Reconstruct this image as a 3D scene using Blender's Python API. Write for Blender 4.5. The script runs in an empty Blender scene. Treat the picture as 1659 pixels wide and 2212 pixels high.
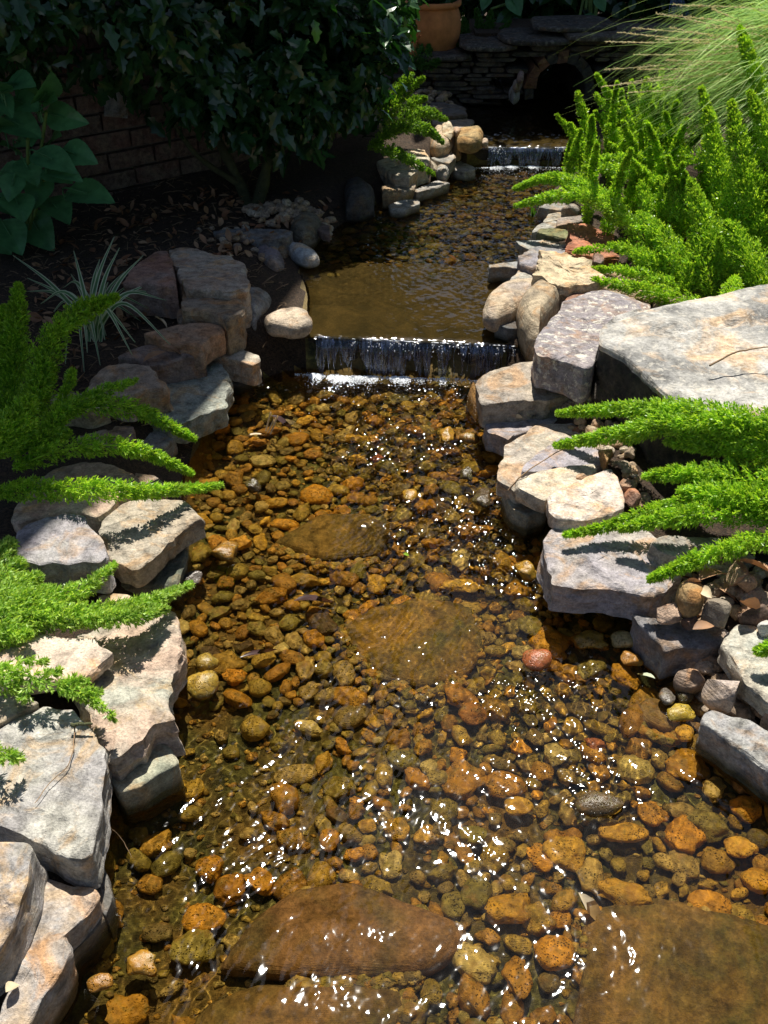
import bpy, math, random
import numpy as np
from mathutils import Vector

random.seed(7)
RNG = np.random.default_rng(11)
R = math.radians
sc = bpy.context.scene
COL = sc.collection

# ------------------------------------------------------------------ camera
H, PITCH = 1.5, R(37)
cam = bpy.data.objects.new('camera', bpy.data.cameras.new('camera')); COL.objects.link(cam)
cam.location = (0, 0, H); cam.rotation_euler = (R(90) - PITCH, 0, 0)
cam.data.sensor_fit = 'VERTICAL'; cam.data.sensor_height = 36; cam.data.lens = 32.75
cam.data.clip_start = 0.02; cam.data.clip_end = 400
sc.camera = cam

# ------------------------------------------------------------------ sky, sun, exposure
SUN_EL, SUN_AZ = R(62), R(1)
world = bpy.data.worlds.new('World'); sc.world = world; world.use_nodes = True
wn = world.node_tree
sky = wn.nodes.new('ShaderNodeTexSky'); sky.sky_type = 'NISHITA'; sky.sun_disc = False
sky.sun_elevation = SUN_EL; sky.sun_rotation = SUN_AZ
wn.links.new(sky.outputs[0], wn.nodes['Background'].inputs[0])
wn.nodes['Background'].inputs[1].default_value = 0.058
SD = Vector((math.sin(SUN_AZ) * math.cos(SUN_EL), math.cos(SUN_AZ) * math.cos(SUN_EL), math.sin(SUN_EL)))
sl = bpy.data.lights.new('sun', 'SUN'); sl.energy = 5.0; sl.angle = R(0.53); sl.color = (1, .955, .86)
sl.cycles.is_caustics_light = True
sun = bpy.data.objects.new('sun', sl); COL.objects.link(sun); sun.rotation_euler = SD.to_track_quat('Z', 'Y').to_euler()
vs = sc.view_settings; vs.view_transform = 'Standard'; vs.look = 'None'; vs.exposure = 0.6; vs.gamma = 1
cy = sc.cycles
cy.use_denoising = True
cy.max_bounces = 10; cy.transparent_max_bounces = 12; cy.transmission_bounces = 8
cy.sample_clamp_indirect = 4; cy.blur_glossy = 0.3

# ------------------------------------------------------------------ helpers
def ray(u, v):
    x = (u - 829.5) / 1106 * .5497; y = (1106 - v) / 1106 * .5497
    return np.array([x, math.cos(PITCH) + y * math.sin(PITCH), -math.sin(PITCH) + y * math.cos(PITCH)])
def PZ(u, v, z, tilt=(0, 0), c=None):
    d = ray(u, v)
    if c is None: return np.array([0, 0, H]) + (z - H) / d[2] * d
    # plane z = z0 + tx (x-cx) + ty (y-cy)
    tx, ty = tilt
    t = (z - H - tx * c[0] - ty * c[1]) / (d[2] - tx * d[0] - ty * d[1])
    return np.array([0, 0, H]) + t * d
def PY(u, v, Y):
    d = ray(u, v); return np.array([0, 0, H]) + Y / d[1] * d
CROP = dict(F=(0, 0, 1), A=(0, 0, .5), B=(829.5, 0, .5), C3=(0, 474.4, .4494), C4=(913.5, 474.4, .4494),
            C5=(0, 948.8, .4494), C6=(913.5, 948.8, .4494), C7=(0, 1558.7, .5), C8=(829.5, 1558.7, .5),
            D1=(779.3, 0, .3268), D2=(745.5, 216.9, .3268), D3=(1003, 406.6, .2451), D4=(1320.2, 1186, .2297),
            D5=(0, 1423.1, .3567), D6=(440.5, 440.5, .2043), G=(0, 0, .286))
def cv(crop, pts):
    ox, oy, f = CROP[crop]
    return [(ox + f * p[0], oy + f * p[1]) + tuple(p[2:]) for p in pts]

def tag(o, label=None, cat=None, group=None, kind=None):
    if label: o['label'] = label
    if cat: o['category'] = cat
    if group: o['group'] = group
    if kind: o['kind'] = kind
    return o
def mk(name, V, F, mat=None, parent=None, smooth=True, uv=None, loc=None, recv=True, mats=None, matidx=None):
    """F: list of int arrays, each (n,k) of faces with k corners."""
    me = bpy.data.meshes.new(name)
    V = np.asarray(V, dtype=np.float32)
    if loc is not None: V = V - np.asarray(loc, dtype=np.float32)
    F = [np.asarray(f, dtype=np.int32) for f in F if len(f)]
    me.vertices.add(len(V)); me.vertices.foreach_set('co', V.ravel())
    idx = np.concatenate([f.ravel() for f in F])
    cnt = np.concatenate([np.full(len(f), f.shape[1], dtype=np.int32) for f in F])
    st = np.concatenate([[0], np.cumsum(cnt)[:-1]]).astype(np.int32)
    me.loops.add(len(idx)); me.loops.foreach_set('vertex_index', idx)
    me.polygons.add(len(cnt)); me.polygons.foreach_set('loop_start', st)
    me.polygons.foreach_set('use_smooth', np.full(len(cnt), smooth))
    if uv is not None:
        l = me.uv_layers.new(name='UVMap'); l.data.foreach_set('uv', np.asarray(uv, dtype=np.float32)[idx].ravel())
    if mats:
        for m in mats: me.materials.append(m)
        me.polygons.foreach_set('material_index', matidx)
    elif mat: me.materials.append(mat)
    me.update(); me.validate()
    o = bpy.data.objects.new(name, me); COL.objects.link(o)
    if loc is not None: o.location = loc
    if parent is not None:
        o.parent = parent
        if loc is not None: o.location = Vector(loc) - parent.location
        else: o.location = -parent.location
    o.cycles.is_caustics_receiver = recv
    return o
def empty(name, loc, label=None, cat=None, group=None):
    o = bpy.data.objects.new(name, None); COL.objects.link(o); o.location = loc; o.empty_display_size = .05
    return tag(o, label, cat, group)

_perm = np.random.default_rng(3).random(65536).astype(np.float64)
def _h(i, j, k): return _perm[(i * 73856093 ^ j * 19349663 ^ k * 83492791) & 65535]
def vnoise(x, y, z=0.0):
    x, y, z = np.broadcast_arrays(np.asarray(x, float), np.asarray(y, float), np.asarray(z, float))
    i, j, k = np.floor(x).astype(np.int64), np.floor(y).astype(np.int64), np.floor(z).astype(np.int64)
    f, g, h = x - i, y - j, z - k
    f, g, h = f * f * (3 - 2 * f), g * g * (3 - 2 * g), h * h * (3 - 2 * h)
    L = lambda a, b, t: a + (b - a) * t
    r = L(L(L(_h(i, j, k), _h(i + 1, j, k), f), L(_h(i, j + 1, k), _h(i + 1, j + 1, k), f), g),
          L(L(_h(i, j, k + 1), _h(i + 1, j, k + 1), f), L(_h(i, j + 1, k + 1), _h(i + 1, j + 1, k + 1), f), g), h)
    return r * 2 - 1
def fbm(x, y, z=0.0, o=4):
    s, a, t = 0, 1., 0
    for q in range(o):
        s = s + a * vnoise(x * 2 ** q + 17 * q, y * 2 ** q + 5 * q, np.asarray(z) * 2 ** q); t += a; a *= .5
    return s / t
def sstep(a, b, x):
    t = np.clip((x - a) / (b - a), 0, 1); return t * t * (3 - 2 * t)

def tube(pts, rad, n=6):
    pts = np.asarray(pts, float); m = len(pts); rad = np.broadcast_to(np.asarray(rad, float), (m,))
    T = np.gradient(pts, axis=0); T /= np.linalg.norm(T, axis=1, keepdims=True) + 1e-9
    up = np.array([0.31, .2, .93]); A = np.cross(T, up); A /= np.linalg.norm(A, axis=1, keepdims=True) + 1e-9; B = np.cross(T, A)
    a = np.arange(n) / n * 2 * np.pi
    V = pts[:, None] + rad[:, None, None] * (A[:, None] * np.cos(a)[None, :, None] + B[:, None] * np.sin(a)[None, :, None])
    i = np.arange((m - 1) * n).reshape(m - 1, n); j = np.roll(i, -1, 1)
    Q = np.stack([i, j, j + n, i + n], -1).reshape(-1, 4)
    return V.reshape(-1, 3), Q
class MB:
    def __init__(s): s.V = []; s.F = {}; s.n = 0; s.uv = []
    def add(s, V, F, uv=None):
        V = np.asarray(V, float).reshape(-1, 3); F = np.asarray(F)
        s.F.setdefault(F.shape[1], []).append(F + s.n); s.V.append(V); s.n += len(V)
        s.uv.append(np.zeros((len(V), 2)) if uv is None else np.asarray(uv)); return s
    def box(s, c, sz, ax=None, jit=0):
        q = np.array([[x, y, z] for x in (-.5, .5) for y in (-.5, .5) for z in (-.5, .5)]) * np.asarray(sz)
        if jit: q = q + RNG.normal(0, jit, q.shape)
        if ax is not None: q = q @ np.asarray(ax)
        return s.add(q + np.asarray(c), [(0, 1, 3, 2), (4, 6, 7, 5), (0, 4, 5, 1), (2, 3, 7, 6), (0, 2, 6, 4), (1, 5, 7, 3)])
    def build(s, name, mat, parent=None, smooth=False, loc=None, **k):
        return mk(name, np.concatenate(s.V), [np.concatenate(f) for f in s.F.values()], mat, parent, smooth, np.concatenate(s.uv), loc, **k)
def spline(P, n):
    P = np.asarray(P, float)
    if len(P) == 2: P = np.array([P[0], (P[0] + P[1]) / 2, P[1]])
    Q = np.vstack([2 * P[0] - P[1], P, 2 * P[-1] - P[-2]]); out = []
    m = len(P) - 1; ts = np.linspace(0, m - 1e-6, n)
    for t in ts:
        i = int(t); f = t - i; a, b, c, d = Q[i:i + 4]
        out.append(.5 * ((2 * b) + (c - a) * f + (2 * a - 5 * b + 4 * c - d) * f * f + (3 * b - a - 3 * c + d) * f ** 3))
    return np.array(out)

# ------------------------------------------------------------------ materials
class NT:
    def __init__(s, name):
        s.m = bpy.data.materials.new(name); s.m.use_nodes = True; s.t = s.m.node_tree
        s.b = s.t.nodes['Principled BSDF']; s.out = s.t.nodes['Material Output']
    def n(s, typ, **k):
        nd = s.t.nodes.new('ShaderNode' + typ)
        for a, v in k.items(): setattr(nd, a, v)
        return nd
    def l(s, a, b): s.t.links.new(a, b); return s
    def val(s, sock, v):
        if isinstance(v, bpy.types.NodeSocket): s.l(v, sock)
        else: sock.default_value = v
    def math(s, op, a, b=0.0, c=0.0, clamp=False):
        nd = s.n('Math', operation=op, use_clamp=clamp)
        s.val(nd.inputs[0], a); s.val(nd.inputs[1], b); s.val(nd.inputs[2], c); return nd.outputs[0]
    def mix(s, f, a, b, mode='MIX'):
        nd = s.n('Mix', data_type='RGBA', blend_type=mode)
        s.val(nd.inputs[0], f); s.val(nd.inputs[6], a); s.val(nd.inputs[7], b); return nd.outputs[2]
    def noise(s, vec, scale, detail=4, rough=.55, dist=0):
        nd = s.n('TexNoise'); nd.inputs['Scale'].default_value = scale; nd.inputs['Detail'].default_value = detail
        nd.inputs['Roughness'].default_value = rough; nd.inputs['Distortion'].default_value = dist
        if vec is not None: s.l(vec, nd.inputs['Vector'])
        return nd.outputs['Fac']
    def vor(s, vec, scale, feature='F1', out='Distance'):
        nd = s.n('TexVoronoi', feature=feature); nd.inputs['Scale'].default_value = scale
        if vec is not None: s.l(vec, nd.inputs['Vector'])
        return nd.outputs[out]
    def ramp(s, f, *stops):
        nd = s.n('ValToRGB'); e = nd.color_ramp.elements
        while len(e) < len(stops): e.new(.5)
        for k, (p, c) in enumerate(stops):
            e[k].position = p; e[k].color = (c, c, c, 1) if not isinstance(c, tuple) else (*c, 1)
        s.l(f, nd.inputs[0]); return nd.outputs[0]
    def bump(s, h, dist, strength=1, normal=None):
        nd = s.n('Bump'); nd.inputs['Distance'].default_value = dist; nd.inputs['Strength'].default_value = strength
        s.l(h, nd.inputs['Height'])
        if normal is not None: s.l(normal, nd.inputs['Normal'])
        return nd.outputs[0]
    def coord(s, kind='Object', rnd=True):
        c = s.n('TexCoord').outputs[kind]
        if rnd:
            oi = s.n('ObjectInfo'); v = s.n('VectorMath', operation='ADD'); m = s.math('MULTIPLY', oi.outputs['Random'], 53.)
            s.l(c, v.inputs[0]); s.l(m, v.inputs[1]); c = v.outputs[0]
        return c
def c4(c): return (*c, 1.0)

def stone_material(name, rough=.82, pits=.0, bscale=1.0, island=None):
    t = NT(name); co = t.coord()
    if island:
        g = t.n('NewGeometry'); c1 = t.ramp(g.outputs['Random Per Island'], *island); c2 = t.mix(.5, c1, c4((.3, .25, .18)))
        wet = -9.
    else:
        oi = t.n('ObjectInfo'); c1 = oi.outputs['Color']
        c2 = t.n('Attribute', attribute_type='OBJECT', attribute_name='c2').outputs['Color']
        wet = t.n('Attribute', attribute_type='OBJECT', attribute_name='wet').outputs['Fac']
    big = t.noise(co, 7 * bscale, 6, .6, .6)
    f = t.ramp(big, (.40, 0.), (.62, 1.))
    col = t.mix(f, c1, c2)
    st = t.ramp(t.noise(co, 11 * bscale, 7, .62, 1.2), (.50, 0.), (.64, .8))
    if not island: col = t.mix(st, col, t.mix(1, c2, c4((1.15, .82, .52)), 'MULTIPLY'))
    mid = t.noise(co, 34 * bscale, 8, .65)
    mpv = t.n('Mapping'); mpv.inputs['Scale'].default_value = (7, 7, 120); t.l(co, mpv.inputs[0]); strata = t.noise(mpv.outputs[0], 1, 5, .6, .2)
    col = t.mix(1, col, t.ramp(mid, (.30, .42), (.5, .96), (.72, 1.42)), 'MULTIPLY')
    fine = t.noise(co, 190 * bscale, 4, .7)
    col = t.mix(.8, col, t.ramp(fine, (.3, .5), (.55, 1.), (.72, 1.3)), 'MULTIPLY')
    h = t.math('ADD', t.math('ADD', t.math('MULTIPLY', mid, .9), t.math('MULTIPLY', strata, .7)), t.math('MULTIPLY', fine, .3))
    if pits:
        pv = t.vor(co, 95, 'F1'); pn = t.ramp(pv, (.05, 0.), (.35, 1.))
        pm = t.ramp(t.noise(co, 22, 3), (.42, 0.), (.56, 1.))
        pit = t.math('MULTIPLY', t.math('SUBTRACT', 1., pn), pm)
        col = t.mix(t.math('MULTIPLY', pit, .75), col, c4((.05, .035, .015)))
        h = t.math('SUBTRACT', h, t.math('MULTIPLY', pit, 1.2))
    if not island:
        fl = t.n('Attribute', attribute_type='OBJECT', attribute_name='fleck').outputs['Fac']
        fn = t.ramp(t.noise(co, 42, 9, .72, .4), (.53, 0.), (.60, 1.))
        col = t.mix(t.math('MULTIPLY', fn, fl), col, c4((.62, .58, .5)))
        # algae / waterline stain and wetness, by height above the water
        pos = t.n('NewGeometry').outputs['Position']; sx = t.n('SeparateXYZ'); t.l(pos, sx.inputs[0])
        zz = t.math('SUBTRACT', sx.outputs[2], wet)
        zz = t.math('ADD', zz, t.math('MULTIPLY', t.math('SUBTRACT', mid, .5), -.03))
        w = t.ramp(t.math('ADD', t.math('MULTIPLY', zz, 12.), .5), (.36, 1.), (.62, 0.))
        wc = t.mix(1, col, c4((.24, .21, .11)), 'MULTIPLY')
        col = t.mix(w, col, wc)
        rg = t.math('SUBTRACT', rough, t.math('MULTIPLY', w, .5))
        t.l(rg, t.b.inputs['Roughness'])
    else: t.b.inputs['Roughness'].default_value = rough
    cr = t.vor(co, 3.3 * bscale, 'DISTANCE_TO_EDGE')
    h = t.math('ADD', h, t.math('MULTIPLY', t.ramp(t.math('ADD', cr, t.math('MULTIPLY', mid, .12)), (.05, 0.), (.085, 1.)), .35))
    t.l(t.bump(h, .010, 1.), t.b.inputs['Normal'])
    t.l(col, t.b.inputs['Base Color'])
    t.b.inputs['Specular IOR Level'].default_value = .35
    return t.m
M = {}
M['stone'] = stone_material('slate_stone')
M['boulder'] = stone_material('boulder_stone', bscale=.55)
M['wetstone'] = stone_material('wet_stone', rough=.6)
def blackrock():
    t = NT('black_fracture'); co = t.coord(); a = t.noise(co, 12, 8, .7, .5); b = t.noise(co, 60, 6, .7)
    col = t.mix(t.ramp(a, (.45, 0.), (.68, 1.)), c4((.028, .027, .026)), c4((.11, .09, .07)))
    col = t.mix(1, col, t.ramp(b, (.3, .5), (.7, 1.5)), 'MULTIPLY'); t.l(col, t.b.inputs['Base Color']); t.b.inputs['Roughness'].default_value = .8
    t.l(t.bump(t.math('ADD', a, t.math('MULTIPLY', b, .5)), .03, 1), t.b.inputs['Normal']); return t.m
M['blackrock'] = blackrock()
def pebble_material(name, rough, island=None, spec=.5):
    k = 1.
    t = NT(name); co = t.n('NewGeometry').outputs['Position']
    if island: c1 = t.ramp(t.n('NewGeometry').outputs['Random Per Island'], *island)
    else: c1 = t.n('ObjectInfo').outputs['Color']
    a = t.noise(co, 60 * k, 8, .66, .3); b = t.noise(co, 26 * k, 3); e = t.noise(co, 42 * k, 5, .6, .8)
    col = t.mix(1, c1, t.ramp(a, (.3, .5), (.5, 1.05), (.7, 1.6)), 'MULTIPLY')
    col = t.mix(t.ramp(e, (.52, 0.), (.68, .55)), col, c4((.15, .14, .03)))
    col = t.mix(t.ramp(b, (.58, 0.), (.7, .5)), col, c4((.30, .14, .03)))
    pv = t.vor(co, 210 * k, 'F1'); pm = t.ramp(b, (.42, 1.), (.56, 0.))
    pit = t.math('MULTIPLY', t.ramp(pv, (.12, 1.), (.34, 0.)), pm)
    col = t.mix(t.math('MULTIPLY', pit, .6), col, c4((.04, .025, .006)))
    h = t.math('SUBTRACT', a, t.math('MULTIPLY', pit, .8))
    t.l(t.bump(h, .004 if rough < .3 else .007, 1.), t.b.inputs['Normal']); t.l(col, t.b.inputs['Base Color'])
    t.b.inputs['Roughness'].default_value = rough; t.b.inputs['Specular IOR Level'].default_value = spec
    return t.m
M['pebble'] = pebble_material('stream_pebble', .45)
M['wetpebble'] = pebble_material('wet_pebble', .27, None, .6)
M['drypebble'] = pebble_material('dry_pebble', .85, None, .3)
M['gravel'] = stone_material('bank_gravel', .85, 0, 3, [(0, (.62, .42, .24)), (.3, (.52, .31, .18)), (.5, (.70, .60, .46)), (.7, (.60, .42, .28)), (1, (.42, .32, .24))])
M['bedgravel'] = pebble_material('stream_gravel', .5, [(0, (.44, .24, .03)), (.22, (.30, .16, .025)), (.42, (.42, .29, .05)), (.6, (.18, .16, .03)), (.8, (.46, .34, .11)), (1, (.10, .075, .025))])

def bed_material():
    t = NT('algae_bed'); co = t.coord('Object', False)
    a = t.noise(co, 26, 8, .7); b = t.noise(co, 5, 3); c = t.noise(co, 120, 4, .7)
    col = t.mix(t.ramp(a, (.38, 0.), (.62, 1.)), c4((.022, .024, .007)), c4((.15, .15, .035)))
    col = t.mix(t.ramp(b, (.42, 0.), (.62, 1.)), col, t.mix(a, c4((.07, .045, .010)), c4((.28, .17, .035))))
    col = t.mix(1, col, t.ramp(c, (.3, .6), (.7, 1.4)), 'MULTIPLY')
    t.l(col, t.b.inputs['Base Color']); t.b.inputs['Roughness'].default_value = .8
    t.l(t.bump(t.math('ADD', a, t.math('MULTIPLY', c, .4)), .01, 1), t.b.inputs['Normal']); return t.m
M['bed'] = bed_material()
def sand_material():
    t = NT('silted_ledge'); co = t.coord('Object', False)
    a = t.noise(co, 9, 7, .65, .8); c = t.noise(co, 140, 4, .7)
    col = t.mix(t.ramp(a, (.35, 0.), (.65, 1.)), c4((.10, .072, .022)), c4((.235, .16, .055)))
    col = t.mix(1, col, t.ramp(c, (.3, .75), (.7, 1.25)), 'MULTIPLY')
    t.l(col, t.b.inputs['Base Color']); t.b.inputs['Roughness'].default_value = .75
    t.l(t.bump(a, .006, .8), t.b.inputs['Normal']); return t.m
M['silt'] = sand_material()
def soil_material():
    t = NT('dark_mulch'); co = t.coord('Object', False)
    a = t.noise(co, 18, 8, .7); c = t.noise(co, 90, 6, .75, 1.5)
    col = t.mix(t.ramp(c, (.4, 0.), (.68, 1.)), c4((.034, .022, .014)), c4((.17, .105, .06)))
    col = t.mix(t.ramp(a, (.5, 0.), (.8, .6)), col, c4((.05, .035, .02)))
    t.l(col, t.b.inputs['Base Color']); t.b.inputs['Roughness'].default_value = .95
    t.l(t.bump(t.math('ADD', a, c), .02, 1), t.b.inputs['Normal']); return t.m
M['soil'] = soil_material()
def plain(name, col, rough=.7, spec=.5, bumps=None, var=None):
    t = NT(name); co = t.coord()
    a = t.noise(co, var or 20, 5, .6)
    c = t.mix(1, c4(col), t.ramp(a, (.3, .65), (.7, 1.3)), 'MULTIPLY')
    t.l(c, t.b.inputs['Base Color']); t.b.inputs['Roughness'].default_value = rough; t.b.inputs['Specular IOR Level'].default_value = spec
    if bumps: t.l(t.bump(t.noise(co, bumps[0], 6, .65), bumps[1]), t.b.inputs['Normal'])
    return t.m
def leafmat(name, ca, cb, rough=.5, trans=.35, tcol=None, stripe=None, spec=.4):
    t = NT(name); g = t.n('NewGeometry'); rnd = g.outputs['Random Per Island']
    col = t.mix(rnd, c4(ca), c4(cb))
    co = t.coord(); col = t.mix(1, col, t.ramp(t.noise(co, 30, 3), (.3, .75), (.7, 1.25)), 'MULTIPLY')
    if stripe:
        uv = t.n('TexCoord').outputs['UV']; sx = t.n('SeparateXYZ'); t.l(uv, sx.inputs[0])
        e = t.math('ABSOLUTE', t.math('SUBTRACT', sx.outputs[0], .5))
        col = t.mix(t.ramp(e, stripe[0], stripe[1]), col, c4(stripe[2]))
    t.l(col, t.b.inputs['Base Color']); t.b.inputs['Roughness'].default_value = rough; t.b.inputs['Specular IOR Level'].default_value = spec
    tr = t.n('BsdfTranslucent'); t.l(t.mix(1, col, c4(tcol or (1.5, 1.35, .6)), 'MULTIPLY'), tr.inputs['Color'])
    mx = t.n('MixShader'); mx.inputs[0].default_value = trans
    t.l(t.b.outputs[0], mx.inputs[1]); t.l(tr.outputs[0], mx.inputs[2]); t.l(mx.outputs[0], t.out.inputs[0]); return t.m
M['fern'] = leafmat('foxtail_fern', (.13, .32, .015), (.50, .74, .08), .36, .44)
M['fernmid'] = leafmat('mid_fern', (.07, .19, .015), (.28, .48, .05), .4, .4)
M['fernlight'] = leafmat('young_fern', (.16, .34, .03), (.52, .72, .16), .38, .4)
M['redleaf'] = leafmat('red_leaf', (.35, .03, .04), (.5, .08, .08), .5, .3, (1, .5, .5))
M['ferndark'] = leafmat('shade_fern', (.03, .11, .012), (.07, .18, .02), .5, .3)
M['holly'] = leafmat('holly_leaf', (.018, .06, .018), (.045, .11, .03), .2, .2, (1, 1.5, .4), spec=.6)
M['bigleaf'] = leafmat('broad_leaf', (.07, .20, .085), (.10, .26, .09), .30, .2, (1, 1.4, .5))
M['striped'] = leafmat('striped_blade', (.10, .22, .09), (.14, .28, .10), .45, .3, stripe=((.22, 0.), (.32, 1.), (.62, .68, .48)))
M['grass'] = leafmat('fountain_grass', (.14, .36, .05), (.50, .66, .16), .45, .4)
M['seed'] = leafmat('seed_head', (.62, .50, .30), (.82, .72, .48), .6, .3, (1, 1, .8))
M['dryleaf'] = leafmat('dry_leaf', (.22, .09, .04), (.45, .28, .16), .6, .15, (1, .7, .4))
M['paleleaf'] = leafmat('pale_leaf', (.55, .42, .25), (.7, .6, .42), .6, .2, (1, .8, .5))
M['bark'] = plain('mossy_bark', (.07, .075, .03), .9, bumps=(60, .01))
M['twig'] = plain('dry_twig', (.28, .18, .10), .8)
M['stem'] = plain('green_stem', (.14, .22, .05), .6)
M['terracotta'] = plain('terracotta', (.60, .24, .09), .8, .25, bumps=(90, .001), var=9)
M['brick'] = stone_material('old_brick', .9, 0, 1.6, [(0, (.15, .08, .06)), (.4, (.20, .11, .085)), (.7, (.13, .09, .07)), (1, (.22, .15, .12))])
M['mortar'] = plain('mortar', (.16, .14, .12), .95, bumps=(80, .004))
M['shade_roof'] = plain('shade_roof_slab', (.08, .07, .065), .9)
M['foam'] = plain('white_foam', (.85, .87, .9), .15)
M['debrisdark'] = plain('wet_dark_leaf', (.05, .025, .02), .25)
M['flower'] = plain('red_flower', (.45, .03, .05), .6)

def water_material(tint=(.93, .83, .62), nm='clear_water'):
    t = NT(nm); t.t.nodes.remove(t.b)
    r = t.n('BsdfRefraction'); r.inputs['IOR'].default_value = 1.33; r.inputs['Roughness'].default_value = 0; r.inputs['Color'].default_value = (*tint, 1)
    g = t.n('BsdfGlossy'); g.inputs['Roughness'].default_value = .05; g.inputs['Color'].default_value = (1, 1, 1, 1)
    f = t.n('Fresnel'); f.inputs['IOR'].default_value = 1.33
    mx = t.n('MixShader'); t.l(f.outputs[0], mx.inputs[0]); t.l(r.outputs[0], mx.inputs[1]); t.l(g.outputs[0], mx.inputs[2])
    t.l(mx.outputs[0], t.out.inputs[0]); return t.m
M['water'] = water_material(); M['poolwater'] = water_material((.56, .53, .41), 'brown_pool_water')
def fall_material():
    t = NT('falling_water'); t.t.nodes.remove(t.b)
    tr = t.n('BsdfTransparent'); tr.inputs[0].default_value = (.62, .72, .95, 1)
    g = t.n('BsdfGlossy'); g.inputs['Roughness'].default_value = .10; g.inputs['Color'].default_value = (1, 1, 1, 1)
    d = t.n('BsdfDiffuse'); d.inputs[0].default_value = (.28, .38, .66, 1)
    uv = t.n('TexCoord').outputs['UV']; mp = t.n('Mapping'); mp.inputs['Scale'].default_value = (95, 2.2, 1); t.l(uv, mp.inputs[0])
    nz = t.noise(mp.outputs[0], 1, 4, .6, .3)
    f = t.n('Fresnel'); f.inputs['IOR'].default_value = 1.7
    m1 = t.n('MixShader'); t.l(t.ramp(nz, (.45, .0), (.75, .55)), m1.inputs[0]); t.l(tr.outputs[0], m1.inputs[1]); t.l(d.outputs[0], m1.inputs[2])
    m2 = t.n('MixShader'); t.l(t.math('MULTIPLY', f.outputs[0], 1.3, clamp=True), m2.inputs[0]); t.l(m1.outputs[0], m2.inputs[1]); t.l(g.outputs[0], m2.inputs[2])
    bp = t.bump(nz, .006, 1); t.l(bp, g.inputs['Normal']); t.l(m2.outputs[0], t.out.inputs[0]); return t.m
M['fall'] = fall_material()

# ------------------------------------------------------------------ terrain and stream bed
LY, LX = [-.5, .6, 1.2, 1.64, 2.2, 2.54, 2.70, 2.78, 3.1, 3.5, 4.1, 4.65, 5.3, 7.5], [-.62, -.57, -.49, -.50, -.54, -.54, -.46, -.25, -.27, -.32, .0, .44, .42, .55]
RY, RX = [-.5, .6, 1.12, 1.48, 1.9, 2.3, 2.7, 3.1, 3.6, 4.14, 4.65, 5.3, 7.5], [1.0, .92, .75, .60, .43, .38, .38, .40, .58, .68, .98, 1.15, 1.2]
YL1, YL2 = 2.765, 4.63            # the two drops
def lip1(x): return 2.795 - .10 * (x + .228)      # slightly skewed ledge line
def wl(y, x=0): return np.where(y < lip1(x), 0., np.where(y < YL2, .12, .21))
def terrain(X, Y):
    xl = np.interp(Y, LY, LX); xr = np.interp(Y, RY, RX)
    w = .02 * vnoise(Y * 6, 3.3) ; d = np.maximum(xl + w - X, X - xr + w)
    W = wl(Y, X)
    up = .145 * sstep(5.44, 5.56, Y)
    B = np.interp(Y, [0, 1.5, 2.5, 3.2, 4.2, 5.0, 6.5], [.085, .09, .12, .165, .19, .25, .26]) + up
    bed = W - .068 + .012 * fbm(X * 9, Y * 9, 1.2)
    bed = np.where((Y > lip1(X)) & (Y < 3.45), np.minimum(bed + .035, W - .022 + .004 * fbm(X * 5, Y * 5)), bed)
    bk = W + (B - W + .0) * sstep(.03, .22, d) + .02 * sstep(.0, .05, d)
    h = bed + (bk - bed) * sstep(-.05, .03, d)
    far = sstep(.15, .5, d)
    h = h + far * .02 * fbm(X * 3, Y * 3, 7.) + sstep(.05, .2, d) * .006 * fbm(X * 22, Y * 22, 2.)
    R_ = np.hypot(X, Y - 3)
    return h + .35 * sstep(9, 40, R_) * fbm(X * .05, Y * .05)
def axis(a, b, s, far, n):
    g = np.geomspace(s, far, n); lo = a - np.cumsum(g); hi = b + np.cumsum(g)
    return np.concatenate([lo[::-1], np.arange(a, b, s), hi])
xs = axis(-1.5, 1.6, .02, 40, 26); ys = axis(.2, 5.6, .02, 40, 26)
X, Y = np.meshgrid(xs, ys); Z = terrain(X, Y)
V = np.stack([X, Y, Z], -1).reshape(-1, 3)
ny, nx = X.shape; i = np.arange(ny * nx).reshape(ny, nx)[:-1, :-1].ravel(); Q = np.stack([i, i + 1, i + 1 + nx, i + nx], -1)
cx, cyy = V[Q].mean(1)[:, 0], V[Q].mean(1)[:, 1]
dch = np.maximum(np.interp(cyy, LY, LX) - cx, cx - np.interp(cyy, RY, RX))
inb = (dch < .015) & (cyy > -.5) & (cyy < 7)
def sub(Q): u, r = np.unique(Q, return_inverse=True); return V[u], r.reshape(Q.shape)
v_, q_ = sub(Q[~inb]); tag(mk('garden_ground', v_, [q_], M['soil']), 'dark mulched garden soil on both banks of the stream', None, None, 'structure')
v_, q_ = sub(Q[inb])
c_ = v_[q_].mean(1); silt = ((c_[:, 1] > lip1(c_[:, 0])) & (c_[:, 1] < 3.45)).astype(np.int32)
tag(mk('stream_bed', v_, [q_], None, mats=[M['bed'], M['silt'], M['soil']], matidx=np.where(c_[:, 1] > YL2 + .02, 2, silt).astype(np.int32)), 'olive algae covered bed of the shallow stream', None, None, 'structure')

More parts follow.
